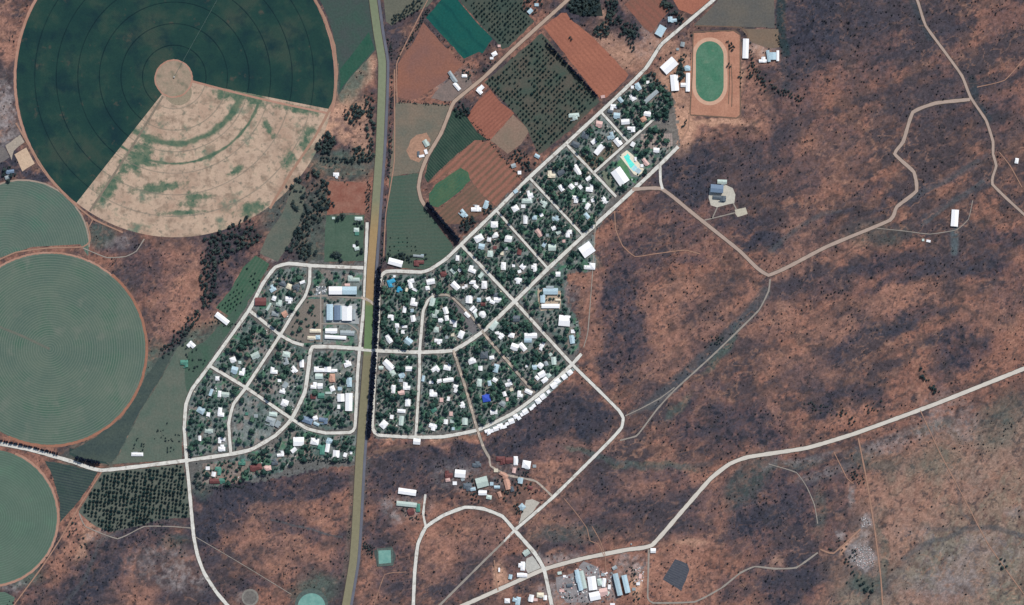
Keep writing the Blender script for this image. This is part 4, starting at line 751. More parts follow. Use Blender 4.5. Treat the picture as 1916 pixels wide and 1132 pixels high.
def stamp_rect(x, y, w_, h_, a_, m=1.0):
    R_ = math.hypot(w_, h_) / 2 + 3; a = math.radians(a_)
    x0, x1, y0, y1 = max(0, int(x - R_) + 50), int(x + R_) + 52, max(0, int(y - R_) + 50), int(y + R_) + 52
    yy, xx = np.mgrid[y0:min(y1, 1400), x0:min(x1, 2100)]
    dx = xx - 50 - x; dy = -(yy - 50 - y)
    u = dx * math.cos(a) + dy * math.sin(a); v_ = -dx * math.sin(a) + dy * math.cos(a)
    blocked[y0:min(y1, 1400), x0:min(x1, 2100)] |= (np.abs(u) < w_ / 2 + m) & (np.abs(v_) < h_ / 2 + m)
for nm, wd, mk, bd, pts in ROADS: stamp_line(pts, wd / 2 + 1.6 if bd else wd / 2 + .5)
stamp_line(HW, 9.5); stamp_line(RD, 4.5)
BLD_GROUP = {'house': 'houses of the town and its farms', 'shed': 'small sheds and outbuildings', 'large building': 'large halls and barns'}
def building(nm, x, y, w_, h_, a_, c_, label, cat, group=None, rz=None, wallh=None, hip=None):
    rnd = random.Random(int(x * 131 + y * 7))
    e = empty(nm, W(x, y, 0), math.radians(a_))
    if label: tag(e, label, cat, group)
    L, D = w_ * S * 1.12, h_ * S * 1.12
    big_ = w_ * h_ > 220 or w_ > 24
    wh = wallh or (4.6 if big_ else (2.5 if w_ * h_ < 45 else 3.1))
    along = L >= D
    v, f = [], []; box(v, f, -L / 2 + .6, -D / 2 + .6, 0, L / 2 - .6, D / 2 - .6, wh)
    house_wing = (not big_) and w_ >= 10 and h_ >= 9 and rnd.random() < .65
    v2, f2 = [], []
    hp = (rnd.random() < .45) if hip is None else hip
    if w_ * h_ < 45: # mono-pitch shed
        b = len(v2); t = .2; l, d_ = L / 2, D / 2
        for p in [(-l,-d_,wh),(l,-d_,wh),(l,d_,wh+.7),(-l,d_,wh+.7)]: v2.append(p)
        for p in [(-l,-d_,wh+t),(l,-d_,wh+t),(l,d_,wh+.7+t),(-l,d_,wh+.7+t)]: v2.append(p)
        f2 += [(0,3,2,1),(4,5,6,7),(0,1,5,4),(1,2,6,5),(2,3,7,6),(3,0,4,7)]
    elif house_wing:
        # main block plus a crossing wing, with notched corners
        md = D * rnd.uniform(.56, .7); off = (D - md) / 2 * rnd.choice((-1, 1)); wl_ = L * rnd.uniform(.42, .55); wo_ = (L - wl_) / 2 * rnd.choice((-1, 1, .3))
        v, f = [], []
        box(v, f, -L/2+.6, off-md/2+.6, 0, L/2-.6, off+md/2-.6, wh)
        box(v, f, wo_-wl_/2+.6, -D/2+.6, 0, wo_+wl_/2-.6, D/2-.6, wh - .02)
        roofsolid(v2, f2, 0, off, L, md, wh, md * .18, hp)
        roofsolid(v2, f2, wo_, 0, D, wl_, wh + .03, wl_ * .19, hp, along=False)
    else:
        roofsolid(v2, f2, 0, 0, max(L, D), min(L, D), wh, min(L, D) * (.12 if big_ else .2), hp and not big_, along=along)
    mesh_obj('wall', v, f, M['wall'], e); ro = mesh_obj('roof', v2, f2, M[c_], e)
    if not big_ and w_ * h_ > 75:
        # lean-to porch on one long side
        v3, f3 = [], []; s_ = rnd.choice((-1, 1)); pl = L * rnd.uniform(.3, .55); px_ = rnd.uniform(-.2, .2) * L
        y0, y1 = sorted((s_ * (D / 2 + .02), s_ * (D / 2 + 1.9)))
        box(v3, f3, px_ - pl / 2, y0, wh - .45, px_ + pl / 2, y1, wh - .25); mesh_obj('porch_roof', v3, f3, M['g' if c_ in 'wck' else c_], e)
    if not big_ and w_ * h_ > 90 and rnd.random() < .5:
        v3, f3 = [], []; cx_ = rnd.uniform(-.25, .25) * L; box(v3, f3, cx_ - .4, -.4, wh - .5, cx_ + .4, .4, wh + D * .18 + 1.2)
        ch_ = mesh_obj('chimney', v3, f3, M['o'], ro)
    stamp_rect(x, y, w_, h_, a_)
    return e
for i, rec in enumerate(HOUSES):
    x, y, w_, h_, a_, c_ = rec; nm, ct = kindof(w_, h_, c_); sz, cw, _, pl = info[i]
    ids = sorted(grp[info[i]], key=lambda j: (HOUSES[j][1], HOUSES[j][0])); k = ids.index(i); n = len(ids)
    noun = {'house': 'house', 'shed': 'shed', 'large building': 'hall'}[ct]
    if n == 1: lb = f'{sz} {cw} roofed {noun} {pl}'
    elif k == 0: lb = f'northernmost {sz} {cw} roofed {noun} {pl}'
    elif k == n - 1: lb = f'southernmost {sz} {cw} roofed {noun} {pl}'
    else: lb = f'{ORD[k]}{sz} {cw} roofed {noun} from the north {pl}'
    building(nm, x, y, w_, h_, a_, c_, lb, ct, BLD_GROUP[ct])
for k, (x, y, s_) in enumerate(ROW):
    sm_ = s_ < 7
    lb = ('first' if k == 0 else (ORD[k].strip() if k < 19 else 'last')) + ' ' + ('small' if sm_ else 'square') + ' white row house from the east along the curved street'
    building('row_house', x, y, s_, s_ * .92, 38 - k * .6 - (10 if k > 12 else 0), 'w', lb, 'row house', 'white row houses along the curved street', hip=(k % 2 == 0), wallh=3)

def compound(nm, label, cat, parts):
    """parts: (part name, x, y, w, h, angle, roof, wall height)"""
    x0, y0 = parts[0][1:3]; e = empty(nm, W(x0, y0, 0)); tag(e, label, cat)
    for (pn, x, y, w_, h_, a_, c_, wh) in parts:
        L, D = w_ * S, h_ * S; q = W(x, y, 0) - W(x0, y0, 0); a = math.radians(a_)
        v, f = [], []; box(v, f, -L/2+.5, -D/2+.5, 0, L/2-.5, D/2-.5, wh)
        v2, f2 = [], []; roofsolid(v2, f2, 0, 0, max(L, D), min(L, D), wh, min(L, D) * .1, False, along=L >= D)
        for nm_, vv, ff, mm in (('wall', v, f, M['wall']), (pn, v2, f2, M[c_])):
            o = mesh_obj(nm_, vv, ff, mm, e); o.location = q; o.rotation_euler = (0, 0, a)
        stamp_rect(x, y, w_, h_, a_)
    return e
compound('school_building', 'U shaped school with pale blue and white roofs round a tan courtyard', 'school',
  [('roof',1030,545,28,12,0,'b',5),('roof',1015.5,559,9,15,0,'b',5.03),('roof',1030,572.5,34,8,0,'w',5.06),('roof',1029,537.5,14,5,0,'g',5.4),('roof',1044,561,3.5,10,90,'c',3.2)])
compound('shopping_centre', 'long shopping hall with white and pale blue roof halves beside the main road', 'shopping centre',
  [('roof',628,543.5,25,15,0,'w',7),('roof',654.3,543.5,27,15,0,'b',6.9),('roof',650,533,10,5,0,'p',4)])
compound('factory_building', 'blue gabled factory with white block north of the crossing', 'factory',
  [('roof',617.5,584,12,30,0,'b',7),('roof',631.5,585,12,28,0,'d',7),('roof',637.8,585,3.5,26,0,'b',6),('roof',649.5,586,19,28,0,'w',6.4),('roof',662.5,588,6,20,0,'g',4.5)])
compound('depot_building', 'tall slate blue depot hall on the pale yard in the scrub', 'depot', [('roof',1341,353,24,15,-4,'d',11),('roof',1350,353,4,14,-4,'w',9)])
compound('barn', 'H shaped barn with pale blue middle and white wings east of the oval', 'barn', [('roof',1446,105,12,14,0,'b',5),('roof',1437.5,105,6,22,8,'b',5.2),('roof',1455,104.5,5,20,0,'w',5.2)])
compound('warehouse', 'pale blue twin ridged warehouse west in the industrial yard', 'warehouse', [('roof',1083,1085,40,8,-77,'b',7),('roof',1091,1084,34,8,-77,'k',7.1),('roof',1079.5,1083,14,5,-77,'b',6)])
compound('warehouse', 'longer pale blue warehouse of the eastern pair in the industrial yard', 'warehouse', [('roof',1155.5,1093,42,10,-77,'b',10)])
compound('warehouse', 'shorter pale blue warehouse of the eastern pair in the industrial yard', 'warehouse', [('roof',1171,1092,34,10,-77,'b',10)])
# silos and round tanks
def tank(nm, x, y, r, h, m, label, cat, dome=.4):
    e = empty(nm, W(x, y, 0)); tag(e, label, cat); n = 20; v, f = [], []
    for z in (0, h):
        v += [(r * S * math.cos(2 * math.pi * i / n), r * S * math.sin(2 * math.pi * i / n), z) for i in range(n)]
    f += [(i, (i + 1) % n, n + (i + 1) % n, n + i) for i in range(n)] + [tuple(range(n))[::-1]]
    mesh_obj('wall', v, f, M['concrete'], e)
    v = [(r * S * 1.04 * math.cos(2 * math.pi * i / n), r * S * 1.04 * math.sin(2 * math.pi * i / n), h) for i in range(n)] + [(0, 0, h + r * S * dome)]
    mesh_obj('roof', v, [(i, (i + 1) % n, n) for i in range(n)] + [tuple(range(n))[::-1]], m, e); stamp(x, y, r + 1)
tank('round_hall', 903, 588.5, 6.5, 4, M['w'], 'round white hall inside a circular hedge by the crossroads', 'hall')
tank('water_tank', 1189, 300, 2.2, 3, M['w'], 'little round white tank in the swimming pool block', 'water tank')
tank('water_tank', 1182, 336, 1.8, 3, M['k'], 'tiny silvery tank beside the big pool hall', 'water tank')
tank('water_tank', 513.5, 558, 3, 5, M['w'], 'round white tank in the northwest loop block', 'water tank')
tank('water_tank', 522, 569, 4, 6, M['k'], 'large silvery tank in the northwest loop block', 'water tank')
tank('water_tank', 1181, 1018, 1.5, 3, M['g'], 'small grey tank north of the industrial road', 'water tank')

# ------------------------------------------------------------------ swimming pool, ponds
def water_mat(nm, c1, c2):
    B = NB(nm); c = B.ramp(B.noise(1 / 12.0, 3), [(.35, c1), (.65, c2)]); B.b.inputs['Roughness'].default_value = .25
    B.b.inputs['Specular IOR Level'].default_value = .35; B.bump(B.noise(1 / 2.0), .05, .1); return B.out(c)
mw = water_mat('pool_water', P(84,224,208), P(116,236,222)); mp = water_mat('pond_water', P(104,148,140), P(122,162,152)); mp2 = water_mat('shallow_pool', P(176,236,222), P(160,206,226))
def slab(nm, pts, z0, z1, m, parent, org):
    n = len(pts); q = [W(x, y) - W(*org) for x, y in pts]
    v = [(p.x, p.y, z0) for p in q] + [(p.x, p.y, z1) for p in q]
    f = [tuple(range(n, 2 * n)), tuple(range(n))[::-1]] + [(i, (i + 1) % n, n + (i + 1) % n, n + i) for i in range(n)]
    o = mesh_obj(nm, v, f, m, parent); bm = bmesh.new(); bm.from_mesh(o.data); bmesh.ops.recalc_face_normals(bm, faces=bm.faces); bm.to_mesh(o.data); bm.free(); return o
e = empty('swimming_pool', W(1178, 306)); tag(e, 'turquoise public swimming pool with pale surround beside the big hall', 'swimming pool')
slab('pool_deck', [(1159,292),(1173,281),(1184,290),(1206,318),(1195,330),(1186,326)], 0, .6, M['c'], e, (1178,306))
slab('water', [(1167,293),(1172,290),(1174,287),(1179,293),(1178,297),(1188,308),(1180,315)], .55, .72, mw, e, (1178,306))
slab('shallow_pool', [(1180.5,315.5),(1188.5,308.5),(1193,314),(1186,321)], .55, .70, mp2, e, (1178,306))
slab('paving', [(1187,320),(1194,314),(1201,319),(1195,326)], .58, .68, M['b'], e, (1178,306))
e = empty('farm_dam', W(720, 1042)); tag(e, 'square teal dam with earth banks in the southern scrub', 'dam')
slab('embankment', [(705,1026),(735,1025),(736,1058),(707,1060)], 0, 1.2, soil_mat('dam_bank', P(84,98,96), P(100,112,106), 10), e, (720,1042))
slab('water', [(708,1030),(731,1029),(732,1053),(709,1055)], 1.1, 1.35, mp, e, (720,1042))
e = empty('farm_dam', W(583, 1128)); tag(e, 'round teal dam cut by the bottom edge of the photo', 'dam')
slab('embankment', arc(583,1132,31,0,360,40)[:-1], 0, 1.2, soil_mat('dam_bank_b', P(84,98,98), P(96,108,102), 10), e, (583,1128))
slab('water', arc(583,1136,26,0,360,40)[:-1], 1.1, 1.35, mp, e, (583,1128))
e = empty('slurry_pond', W(468, 1118)); tag(e, 'dry grey ring shaped pond bed in the southwest scrub', 'pond')
slab('embankment', arc(468,1118,16,0,360,30)[:-1], 0, .8, soil_mat('ring_bank', P(150,146,140), P(130,126,120), 8), e, (468,1118))
slab('pond_floor', arc(468,1118,12.5,0,360,30)[:-1], .7, .9, soil_mat('ring_floor', P(104,100,98), P(128,124,120), 8), e, (468,1118))
for y_ in range(560, 625, 3): stamp(858 + (y_ - 560) * .5, y_, 6)
for p in ((1178,306,22),(720,1042,22),(583,1132,33),(468,1118,17)): stamp(*p)

# ------------------------------------------------------------------ trees
def ico(sub):
    bm = bmesh.new(); bmesh.ops.create_icosphere(bm, subdivisions=sub, radius=1.0)
    v = np.array([p.co[:] for p in bm.verts]); f = np.array([[q.index for q in p.verts] for p in bm.faces]); bm.free(); return v, f
ICO = {1: ico(1), 2: ico(2)}
def crown(seed, lobes=5, sub=2, leaves=110, spread=.48, height=1.5, flat=.8):
    """unit crown (radius ~1): uneven lobes with loose leaf clumps sticking out and a short trunk"""
    r = np.random.RandomState(seed); VS, FS = [], []; nb = 0
    iv, if_ = ICO[sub]
    for k in range(lobes):
        rad = r.uniform(.38, .62) if lobes > 1 else .95
        a = 2 * math.pi * (k / max(1, lobes)) + r.uniform(-.5, .5); d = 0 if (k == 0) else r.uniform(spread * .7, spread * 1.2)
        c = np.array([math.cos(a) * d, math.sin(a) * d, height * r.uniform(.5, .8)])
        if lobes == 1: c[:2] = 0
        disp = 1 + r.uniform(-.26, .26, (len(iv), 1))
        v = iv * disp * rad * np.array([1, 1, flat]) + c
        VS.append(v); FS.append(if_ + nb); nb += len(v)
    base = np.concatenate(VS)
    if leaves:
        p = base[r.randint(0, len(base), leaves)]; cen_ = np.array([0, 0, height * .55]); o_ = p + (p - cen_) * r.uniform(0, .28, (leaves, 1))
        s = r.uniform(.06, .15, (leaves, 1, 1)); t = r.normal(size=(leaves, 3, 3)) * s * 1.3
        VS.append((o_[:, None, :] + t).reshape(-1, 3)); FS.append(np.arange(leaves * 3).reshape(-1, 3) + nb); nb += leaves * 3
    n = 5; tv = [(.07 * math.cos(i * 2 * math.pi / n) * (1 - .4 * z), .07 * math.sin(i * 2 * math.pi / n) * (1 - .4 * z), z * height * .5) for z in (0, 1) for i in range(n)]
    VS.append(np.array(tv)); tf = []
    for i in range(n): j = (i + 1) % n; tf += [(i, j, n + j), (i, n + j, n + i)]
    FS.append(np.array(tf) + nb)
    V, F_ = np.concatenate(VS), np.concatenate(FS); mi = np.zeros(len(F_), np.int32); mi[-len(tf):] = 1
    return V, F_, mi
def proto(name, seed, mat, **k):
    V, F_, mi = crown(seed, **k); me = np_mesh(name, V, F_, True); me.materials.append(mat); me.materials.append(M['wood']); me.polygons.foreach_set('material_index', mi); return me
def inst(name, me, x, y, r, label, cat, group, zs=1.0):
    o = bpy.data.objects.new(name, me); col.objects.link(o); o.location = W(x, y, 0); o.rotation_euler = (0, 0, random.uniform(0, 6.28))
    o.scale = (r * S * random.uniform(.9, 1.1), r * S * random.uniform(.9, 1.1), r * S * zs * random.uniform(.85, 1.15)); return tag(o, label, cat, group)
def merged(name, items, protos, mat, label, zs=1.0):
    VS, FS, MI = [], [], []; nb = 0
    for (x, y, r) in items:
        V, F_, mi = protos[random.randrange(len(protos))]; a = random.uniform(0, 6.28); ca_, sa_ = math.cos(a), math.sin(a)
        q = V @ np.array([[ca_, sa_, 0], [-sa_, ca_, 0], [0, 0, 1]]) * np.array([r * S, r * S, r * S * zs]); q = q + np.array(W(x, y, 0)); VS.append(q); FS.append(F_ + nb); MI.append(mi); nb += len(V)
    me = np_mesh(name, np.concatenate(VS), np.concatenate(FS), True); me.materials.append(mat); me.materials.append(M['wood']); me.polygons.foreach_set('material_index', np.concatenate(MI))
    o = bpy.data.objects.new(name, me); col.objects.link(o); return tag(o, label, kind='stuff')
class Scatter:
    def __init__(s): s.cell = {}; s.pts = []
    def ok(s, x, y, r, ov):
        cx, cy = int(x // 10), int(y // 10)
        for i in range(cx - 1, cx + 2):
            for j in range(cy - 1, cy + 2):
                for (a, b, c) in s.cell.get((i, j), ()):
                    if (a - x) ** 2 + (b - y) ** 2 < ((c + r) * ov) ** 2: return False
        return True
    def add(s, x, y, r, ov=.75, block=True):
        if block:
            for (dx, dy) in ((0, 0), (r * .6, 0), (-r * .6, 0), (0, r * .6), (0, -r * .6)):
                if blocked[min(1399, max(0, int(y + dy) + 50)), min(2099, max(0, int(x + dx) + 50))]: return False
        if not s.ok(x, y, r, ov): return False
        s.cell.setdefault((int(x // 10), int(y // 10)), []).append((x, y, r)); s.pts.append((x, y, r)); return True
SC = Scatter()
rr = random.Random(5)
# windbreaks: dense rows of tall dark trees
def row(pts, sp, r):
    out = []
    for (ax, ay), (bx, by) in zip(pts[:-1], pts[1:]):
        n = max(1, int(math.hypot(bx - ax, by - ay) / sp))
        for k in range(n): t = (k + rr.uniform(-.2, .2)) / n; out.append((ax + (bx - ax) * t + rr.uniform(-.4, .4), ay + (by - ay) * t + rr.uniform(-.4, .4), r * rr.uniform(.9, 1.1)))
    return out
WBP = [proto('windbreak_tree', 300 + i, M['leaf4'], lobes=6, leaves=140, height=3.0, flat=1.3, spread=.5) for i in range(4)]
for (pts, sp, r, lb, gp) in (
  ([(710,502),(706.5,568),(702.5,652)], 4.6, 4.2, 'dark tall windbreak tree beside the main road north of the town crossing', 'windbreak along the main road, north half'),
  ([(702,662),(696,740),(690,820)], 4.6, 4.2, 'dark tall windbreak tree beside the main road south of the town crossing', 'windbreak along the main road, south half'),
  ([(801,383),(830,417),(860,452)], 4.4, 4.2, 'dark tall windbreak tree on the northern farm road bend', 'windbreak on the northern farm road'),
  ([(146,857),(168,862),(190,866)], 4.2, 3.6, 'dark tall windbreak tree above the western street by the circles', 'windbreak above the western street'),
  ([(0,824),(60,836),(112,850)], 4.4, 2.2, 'slim dark windbreak tree between the street and the middle circle', 'slim windbreak below the middle circle'),
  ([(1024,82),(1074,134),(1118,182)], 4.6, 2.8, 'dark windbreak tree between the rust field and the north orchard', 'windbreak of the north orchard')):
    for (x, y, r_) in row(pts, sp, r):
        SC.add(x, y, r_, 0, False); inst('windbreak_tree', rr.choice(WBP), x, y, r_, lb, 'windbreak tree', gp)
# garden trees inside the blocks
cand = []
for bn, poly in BL.items():
    dens = {'commercial block by the highway': .12, 'half-empty west block': .16, 'area behind the school': .3, 'swimming pool block': .3, 'fourth diagonal block': .4, 'strip south of the west town': .5, 'west block below the orchard': .5, 'southwest corner block': .5, 'central west block': .45, 'block west of the highway': .42, 'northwest loop block': .45}.get(bn, 1.0)
    xs = [p[0] for p in poly]; ys = [p[1] for p in poly]; A = (max(xs) - min(xs)) * (max(ys) - min(ys))
    for sizes, n in (((4.2, 6.2), A / 60), ((2.8, 4.2), A / 28), ((1.5, 2.6), A / 30)):
        for _ in range(int(n * dens)):
            x, y = rr.uniform(min(xs), max(xs)), rr.uniform(min(ys), max(ys)); r = rr.uniform(*sizes)
            if inp(x, y, poly) and SC.add(x, y, r, .66): cand.append((x, y, r, bn))
cand.sort(key=lambda q: -q[2])
GP = [proto('garden_tree', i, M['leaf'], lobes=4 + i % 3, leaves=120, height=1.6) for i in range(8)]
for (x, y, r, bn) in cand[:300]: inst('garden_tree', rr.choice(GP), x, y, r, f'large leafy garden tree in the {bn}', 'garden tree', f'garden trees of the {bn}')
LOW = [crown(50 + i, lobes=2 + i % 2, sub=1, leaves=30) for i in range(6)]
merged('garden_shrubbery', [q[:3] for q in cand[300:]], LOW, M['leaf'], 'smaller garden trees and shrubs filling the town blocks')
# orchards: (name, outline, row angle, spacing, radius, gap chance)
orch = [('north orchard', [(908,156),(1013,66),(1028,84),(1118,188),(1062,242),(1008,286),(988,240),(962,206),(919,164)], 45, 7.4, 2.8, .10),
        ('small top orchard', [(864,-8),(982,-8),(974,14),(997,40),(950,86),(941,88),(928,72),(892,34)], 45, 6.9, 2.7, .06),
        ('square southwest orchard', [(193,886),(341,870),(351,922),(355,966),(300,970),(256,982),(205,992),(182,982),(150,957)], 7, 7.0, 3.5, .07),
        ('strip orchard', [(480,484),(500,496),(476,544),(438,592),(408,575),(432,546),(458,502)], -34, 7.5, 2.2, .25),
        ('few orchard trees by the lawn', [(724,445),(800,440),(800,478),(724,480)], 0, 8, 1.7, .5)]
oc = []
for (nm, poly, ang, sp, r, gap) in orch:
    xs = [p[0] for p in poly]; ys = [p[1] for p in poly]; cx, cy = cen(poly); R_ = 130; a = math.radians(ang)
    n = int(R_ / sp) + 2
    for i in range(-n, n):
        for j in range(-n, n):
            u, v_ = rot2(i * sp, j * sp, a); x, y = cx + u + rr.uniform(-.4, .4), cy + v_ + rr.uniform(-.4, .4)
            if rr.random() < gap or not inp(x, y, poly): continue
            if fbm(np.array([x]), np.array([y]), 22, 2, 44)[0] > .68 and nm != 'square southwest orchard': continue
            if blocked[int(y) + 50, int(x) + 50]: continue
            q = r * rr.uniform(.75, 1.1); SC.add(x, y, q, 0, False); oc.append((x, y, q, nm))
oc.sort(key=lambda q: -q[2])
OP = [proto('orchard_tree', 80 + i, M['leaf2'], lobes=4, leaves=60, height=1.5, spread=.4) for i in range(5)]
for (x, y, r, nm) in oc[:300]: inst('orchard_tree', rr.choice(OP), x, y, r, f'round dark orchard tree standing in the {nm}', 'orchard tree', f'trees of the {nm}')
merged('orchard_rows', [q[:3] for q in oc[300:]], LOW, M['leaf2'], 'remaining dark orchard trees in regular rows')
# farm and roadside trees: (where, x0, y0, x1, y1, half width, count, rmin, rmax)
belts = [('the sports ground',1363,78,1372,95,4,9,2,3.2),('the sports ground',1362,118,1364,126,3,4,2,3.4),('the sports ground',1291,62,1292,66,1,1,2.4,2.8),('the sports ground',1382,142,1384,148,2,2,2,3),('the bare ground south of the oval',1281,224,1281,236,2,5,1.8,2.8),('the wide rust field',1068,68,1071,74,1,2,2.6,3.4),('the hall yard west of the oval',1236,108,1237,110,1,1,3,3.6),('the hall yard west of the oval',1255,98,1257,104,1,2,2.6,3.2),('the post office yard',965,945,975,960,6,10,1.8,3),
 ('the field hedges',744,190,838,196,1.2,34,1.1,1.9),('the field hedges',884,228,916,264,1,20,1.1,1.9),('the field hedges',917,266,975,334,1.2,30,1.1,1.9),('the field hedges',868,114,890,135,1.2,12,1.1,2),('the field hedges',795,40,866,118,1,16,1,1.7),('the field hedges',1454,60,1462,100,3,14,1.2,2.2),('the field hedges',1104,500,1060,498,2,16,1.6,2.6),('the field hedges',640,330,648,345,1,6,1.2,2),
 ('the main road verges',683,700,668,850,1.5,60,1,1.7),('the main road verges',728,120,724,330,1,40,1,1.6),('the main road verges',668,870,655,1010,1.5,34,.9,1.6),('the main road verges',684,870,672,1060,2,40,.9,1.8),
 ('the wooded belt by the stubble field',478,425,395,470,26,90,2.5,4.5),('the wooded belt by the stubble field',392,470,390,560,14,60,2.5,4.5),('the wooded belt by the stubble field',392,560,305,665,8,60,2.4,4),
 ('the grove beside the rust square',560,330,600,400,34,60,2.5,4.5),('the grove beside the rust square',590,400,545,470,14,45,2.5,4.6),('the grove beside the rust square',555,450,580,480,14,26,3,5),('the grove beside the rust square',608,335,600,410,7,14,2.5,4.5),
 ('the sandy thicket by the main road',600,262,625,275,18,46,3,5),('the sandy thicket by the main road',655,205,672,222,15,34,3,5),('the sandy thicket by the main road',690,175,697,300,7,46,2.5,4.2),('the sandy thicket by the main road',600,298,690,300,4,40,2.5,4),('the sandy thicket by the main road',660,285,690,290,12,28,3,4.6),
 ('the roadside bushes east of the main road',729,70,728,330,4,90,1.4,2.6),('the roadside bushes east of the main road',717,330,714,495,4,60,1.5,2.8),('the roadside bushes east of the main road',735,40,790,5,7,50,2,3.6),('the roadside bushes east of the main road',745,110,800,18,3,40,1.6,2.6),
 ('the wood at the top of the photo',1070,2,1118,14,16,70,3,5),('the wood at the top of the photo',1145,0,1150,45,10,40,2.8,4.6),('the wood at the top of the photo',1115,60,1140,50,12,30,2.6,4.4),('the wood at the top of the photo',1165,55,1195,60,12,40,2.6,4.6),('the wood at the top of the photo',1240,0,1275,45,7,34,2.6,4.2),('the wood at the top of the photo',1176,70,1185,95,5,12,2,3.2),
 ('the school wood by the oval',1215,135,1252,190,7,40,3,4.6),('the school wood by the oval',1218,185,1250,205,22,60,3,5),('the school wood by the oval',1272,110,1276,150,6,16,3,4.6),('the school wood by the oval',1208,244,1246,246,4,22,2.4,3.6),('the school wood by the oval',1283,100,1275,115,3,6,2,3),
 ('the gully east of the oval',1395,125,1440,160,14,34,2,3.6),('the gully east of the oval',1440,160,1505,190,6,26,2,3.6),('the gully east of the oval',1402,80,1410,120,4,8,2,3.4),
 ('the farm yard on the northern road',846,185,872,215,10,26,2.6,4.4),('the farm yard on the northern road',865,135,880,150,8,10,2,3.4),('the farm yard on the northern road',960,285,1005,320,12,34,2,4),('the farm yard on the northern road',975,0,1010,15,14,24,2,3.6),('the farm yard on the northern road',930,110,900,135,4,8,1.8,3),
 ('the strip above the diagonal street',866,412,880,425,14,26,2.8,4.6),('the strip above the diagonal street',905,388,925,400,8,10,2,4),('the strip above the diagonal street',722,480,800,484,7,40,2,4),
 ('the park strip west of the main road',664,412,678,425,6,12,3,4.6),('the park strip west of the main road',664,455,674,475,6,14,3,4.4),('the park strip west of the main road',622,472,640,484,5,8,3,5),('the park strip west of the main road',630,405,634,410,9,3,5,6),('the park strip west of the main road',690,340,688,400,2,20,1.8,2.6),
 ('the hedge south of the west town',560,862,650,862,2,40,1.6,2.6),('the hedge south of the west town',540,800,660,817,3,40,1.8,3),('the hedge south of the west town',480,848,500,860,10,14,2.5,4.8),('the hedge south of the west town',365,888,380,905,9,10,2.6,4.6),('the hedge south of the west town',370,913,455,911,1.5,28,1.4,2.2),
 ('the western lawn edge',345,640,380,700,16,16,1.6,3),('the western lawn edge',300,800,330,840,20,26,1.4,2.6),('the western lawn edge',250,835,270,842,16,10,1.6,2.8),('the western lawn edge',395,600,455,612,4,14,1.6,2.6),
 ('the southern houses',940,890,960,930,16,20,1.8,3.4),('the southern houses',870,900,905,930,18,24,1.8,3.6),('the southern houses',755,945,790,965,16,16,1.6,3),('the southern houses',965,880,1000,915,14,16,1.6,3),
 ('the river bushes by the dark orchard',185,998,280,968,4,26,1.6,3),('the river bushes by the dark orchard',130,980,165,1045,14,20,1.6,3),('the river bushes by the dark orchard',270,970,350,1030,12,30,1.4,2.6),
 ('the bushes at the western dirt ring',75,1065,140,965,2,16,1,1.8),('the bushes at the western dirt ring',10,318,22,330,12,18,2.4,4.4),
 ('the industrial yard trees',1180,1060,1190,1120,6,20,1.8,3.2),('the industrial yard trees',1060,1110,1110,1125,12,14,1.4,2.4),
 ('the drainage line in the eastern scrub',1570,770,1600,790,5,12,2,3.6),('the drainage line in the eastern scrub',1720,690,1755,735,5,14,2,4.4),('the drainage line in the eastern scrub',1500,755,1560,770,7,20,1.6,2.8),('the drainage line in the eastern scrub',1330,640,1355,630,8,14,1.8,3),('the drainage line in the eastern scrub',1620,770,1650,755,8,12,1.6,2.6),
 ('the pond thicket in the south',672,1010,700,1035,9,30,1.8,3),('the scrub by the rubbish heap',1595,870,1612,905,10,18,1.8,3),('the scrub by the rubbish heap',1560,1015,1600,1050,16,24,1.8,3.2),('the scrub by the rubbish heap',1590,1075,1640,1110,14,16,2,4),
 ('the lone clump by the track in the southeast',1870,1045,1880,1062,5,7,3,5)]
bc = []
for (nm, x0, y0, x1, y1, hw, cnt, r0, r1) in belts:
    dx, dy = x1 - x0, y1 - y0; L = math.hypot(dx, dy) or 1
    for _ in range(cnt * 3):
        if cnt <= 0: break
        t = rr.random(); q = rr.uniform(-1, 1) * hw; x, y = x0 + dx * t - dy / L * q + rr.uniform(-3, 3), y0 + dy * t + dx / L * q + rr.uniform(-2, 2); r = rr.uniform(r0, r1)
        if SC.add(x, y, r, .62): bc.append((x, y, r, nm)); cnt -= 1
bc.sort(key=lambda q: -q[2])
FP = [proto('farm_tree', 120 + i, M['leaf5'], lobes=4 + i % 3, leaves=120, height=1.6) for i in range(8)]
for (x, y, r, nm) in bc[:300]: inst('farm_tree', rr.choice(FP), x, y, r, f'broad dark tree in {nm}', 'tree', f'trees of {nm}')
merged('belt_undergrowth', [q[:3] for q in bc[300:]], LOW, M['leaf5'], 'smaller trees and bushes of the farm belts')
# pivot irrigation booms
def boom(x0, y0, x1, y1, label):
    e = empty('pivot_irrigator', W(x0, y0)); tag(e, label, 'irrigation boom'); d_ = W(x1, y1) - W(x0, y0); L = d_.length; e.rotation_euler = (0, 0, math.atan2(d_.y, d_.x))
    v, f = [], []; box(v, f, 0, -.4, 3.6, L, .4, 4.0); mesh_obj('pipe', v, f, M['boom'], e)
    v, f = [], []; box(v, f, -2, -2, 0, 2, 2, 4.4); mesh_obj('centre_post', v, f, M['concrete'], e)
    for k in range(1, int(L / 56) + 1):
        v, f = [], []; X_ = k * 56 - 4
        box(v, f, X_ - .3, -3, 0, X_ + .3, -2.2, 1.2); box(v, f, X_ - .3, 2.2, 0, X_ + .3, 3, 1.2); box(v, f, X_ - .2, -2.7, 1.2, X_ + .2, 2.7, 1.5); box(v, f, X_ - .2, -.3, 1.5, X_ + .2, .3, 3.6)
        mesh_obj('wheel_tower', v, f, M['boom'], e)
boom(326, 144, 440, -60, 'long thin irrigation boom across the dark green circle')
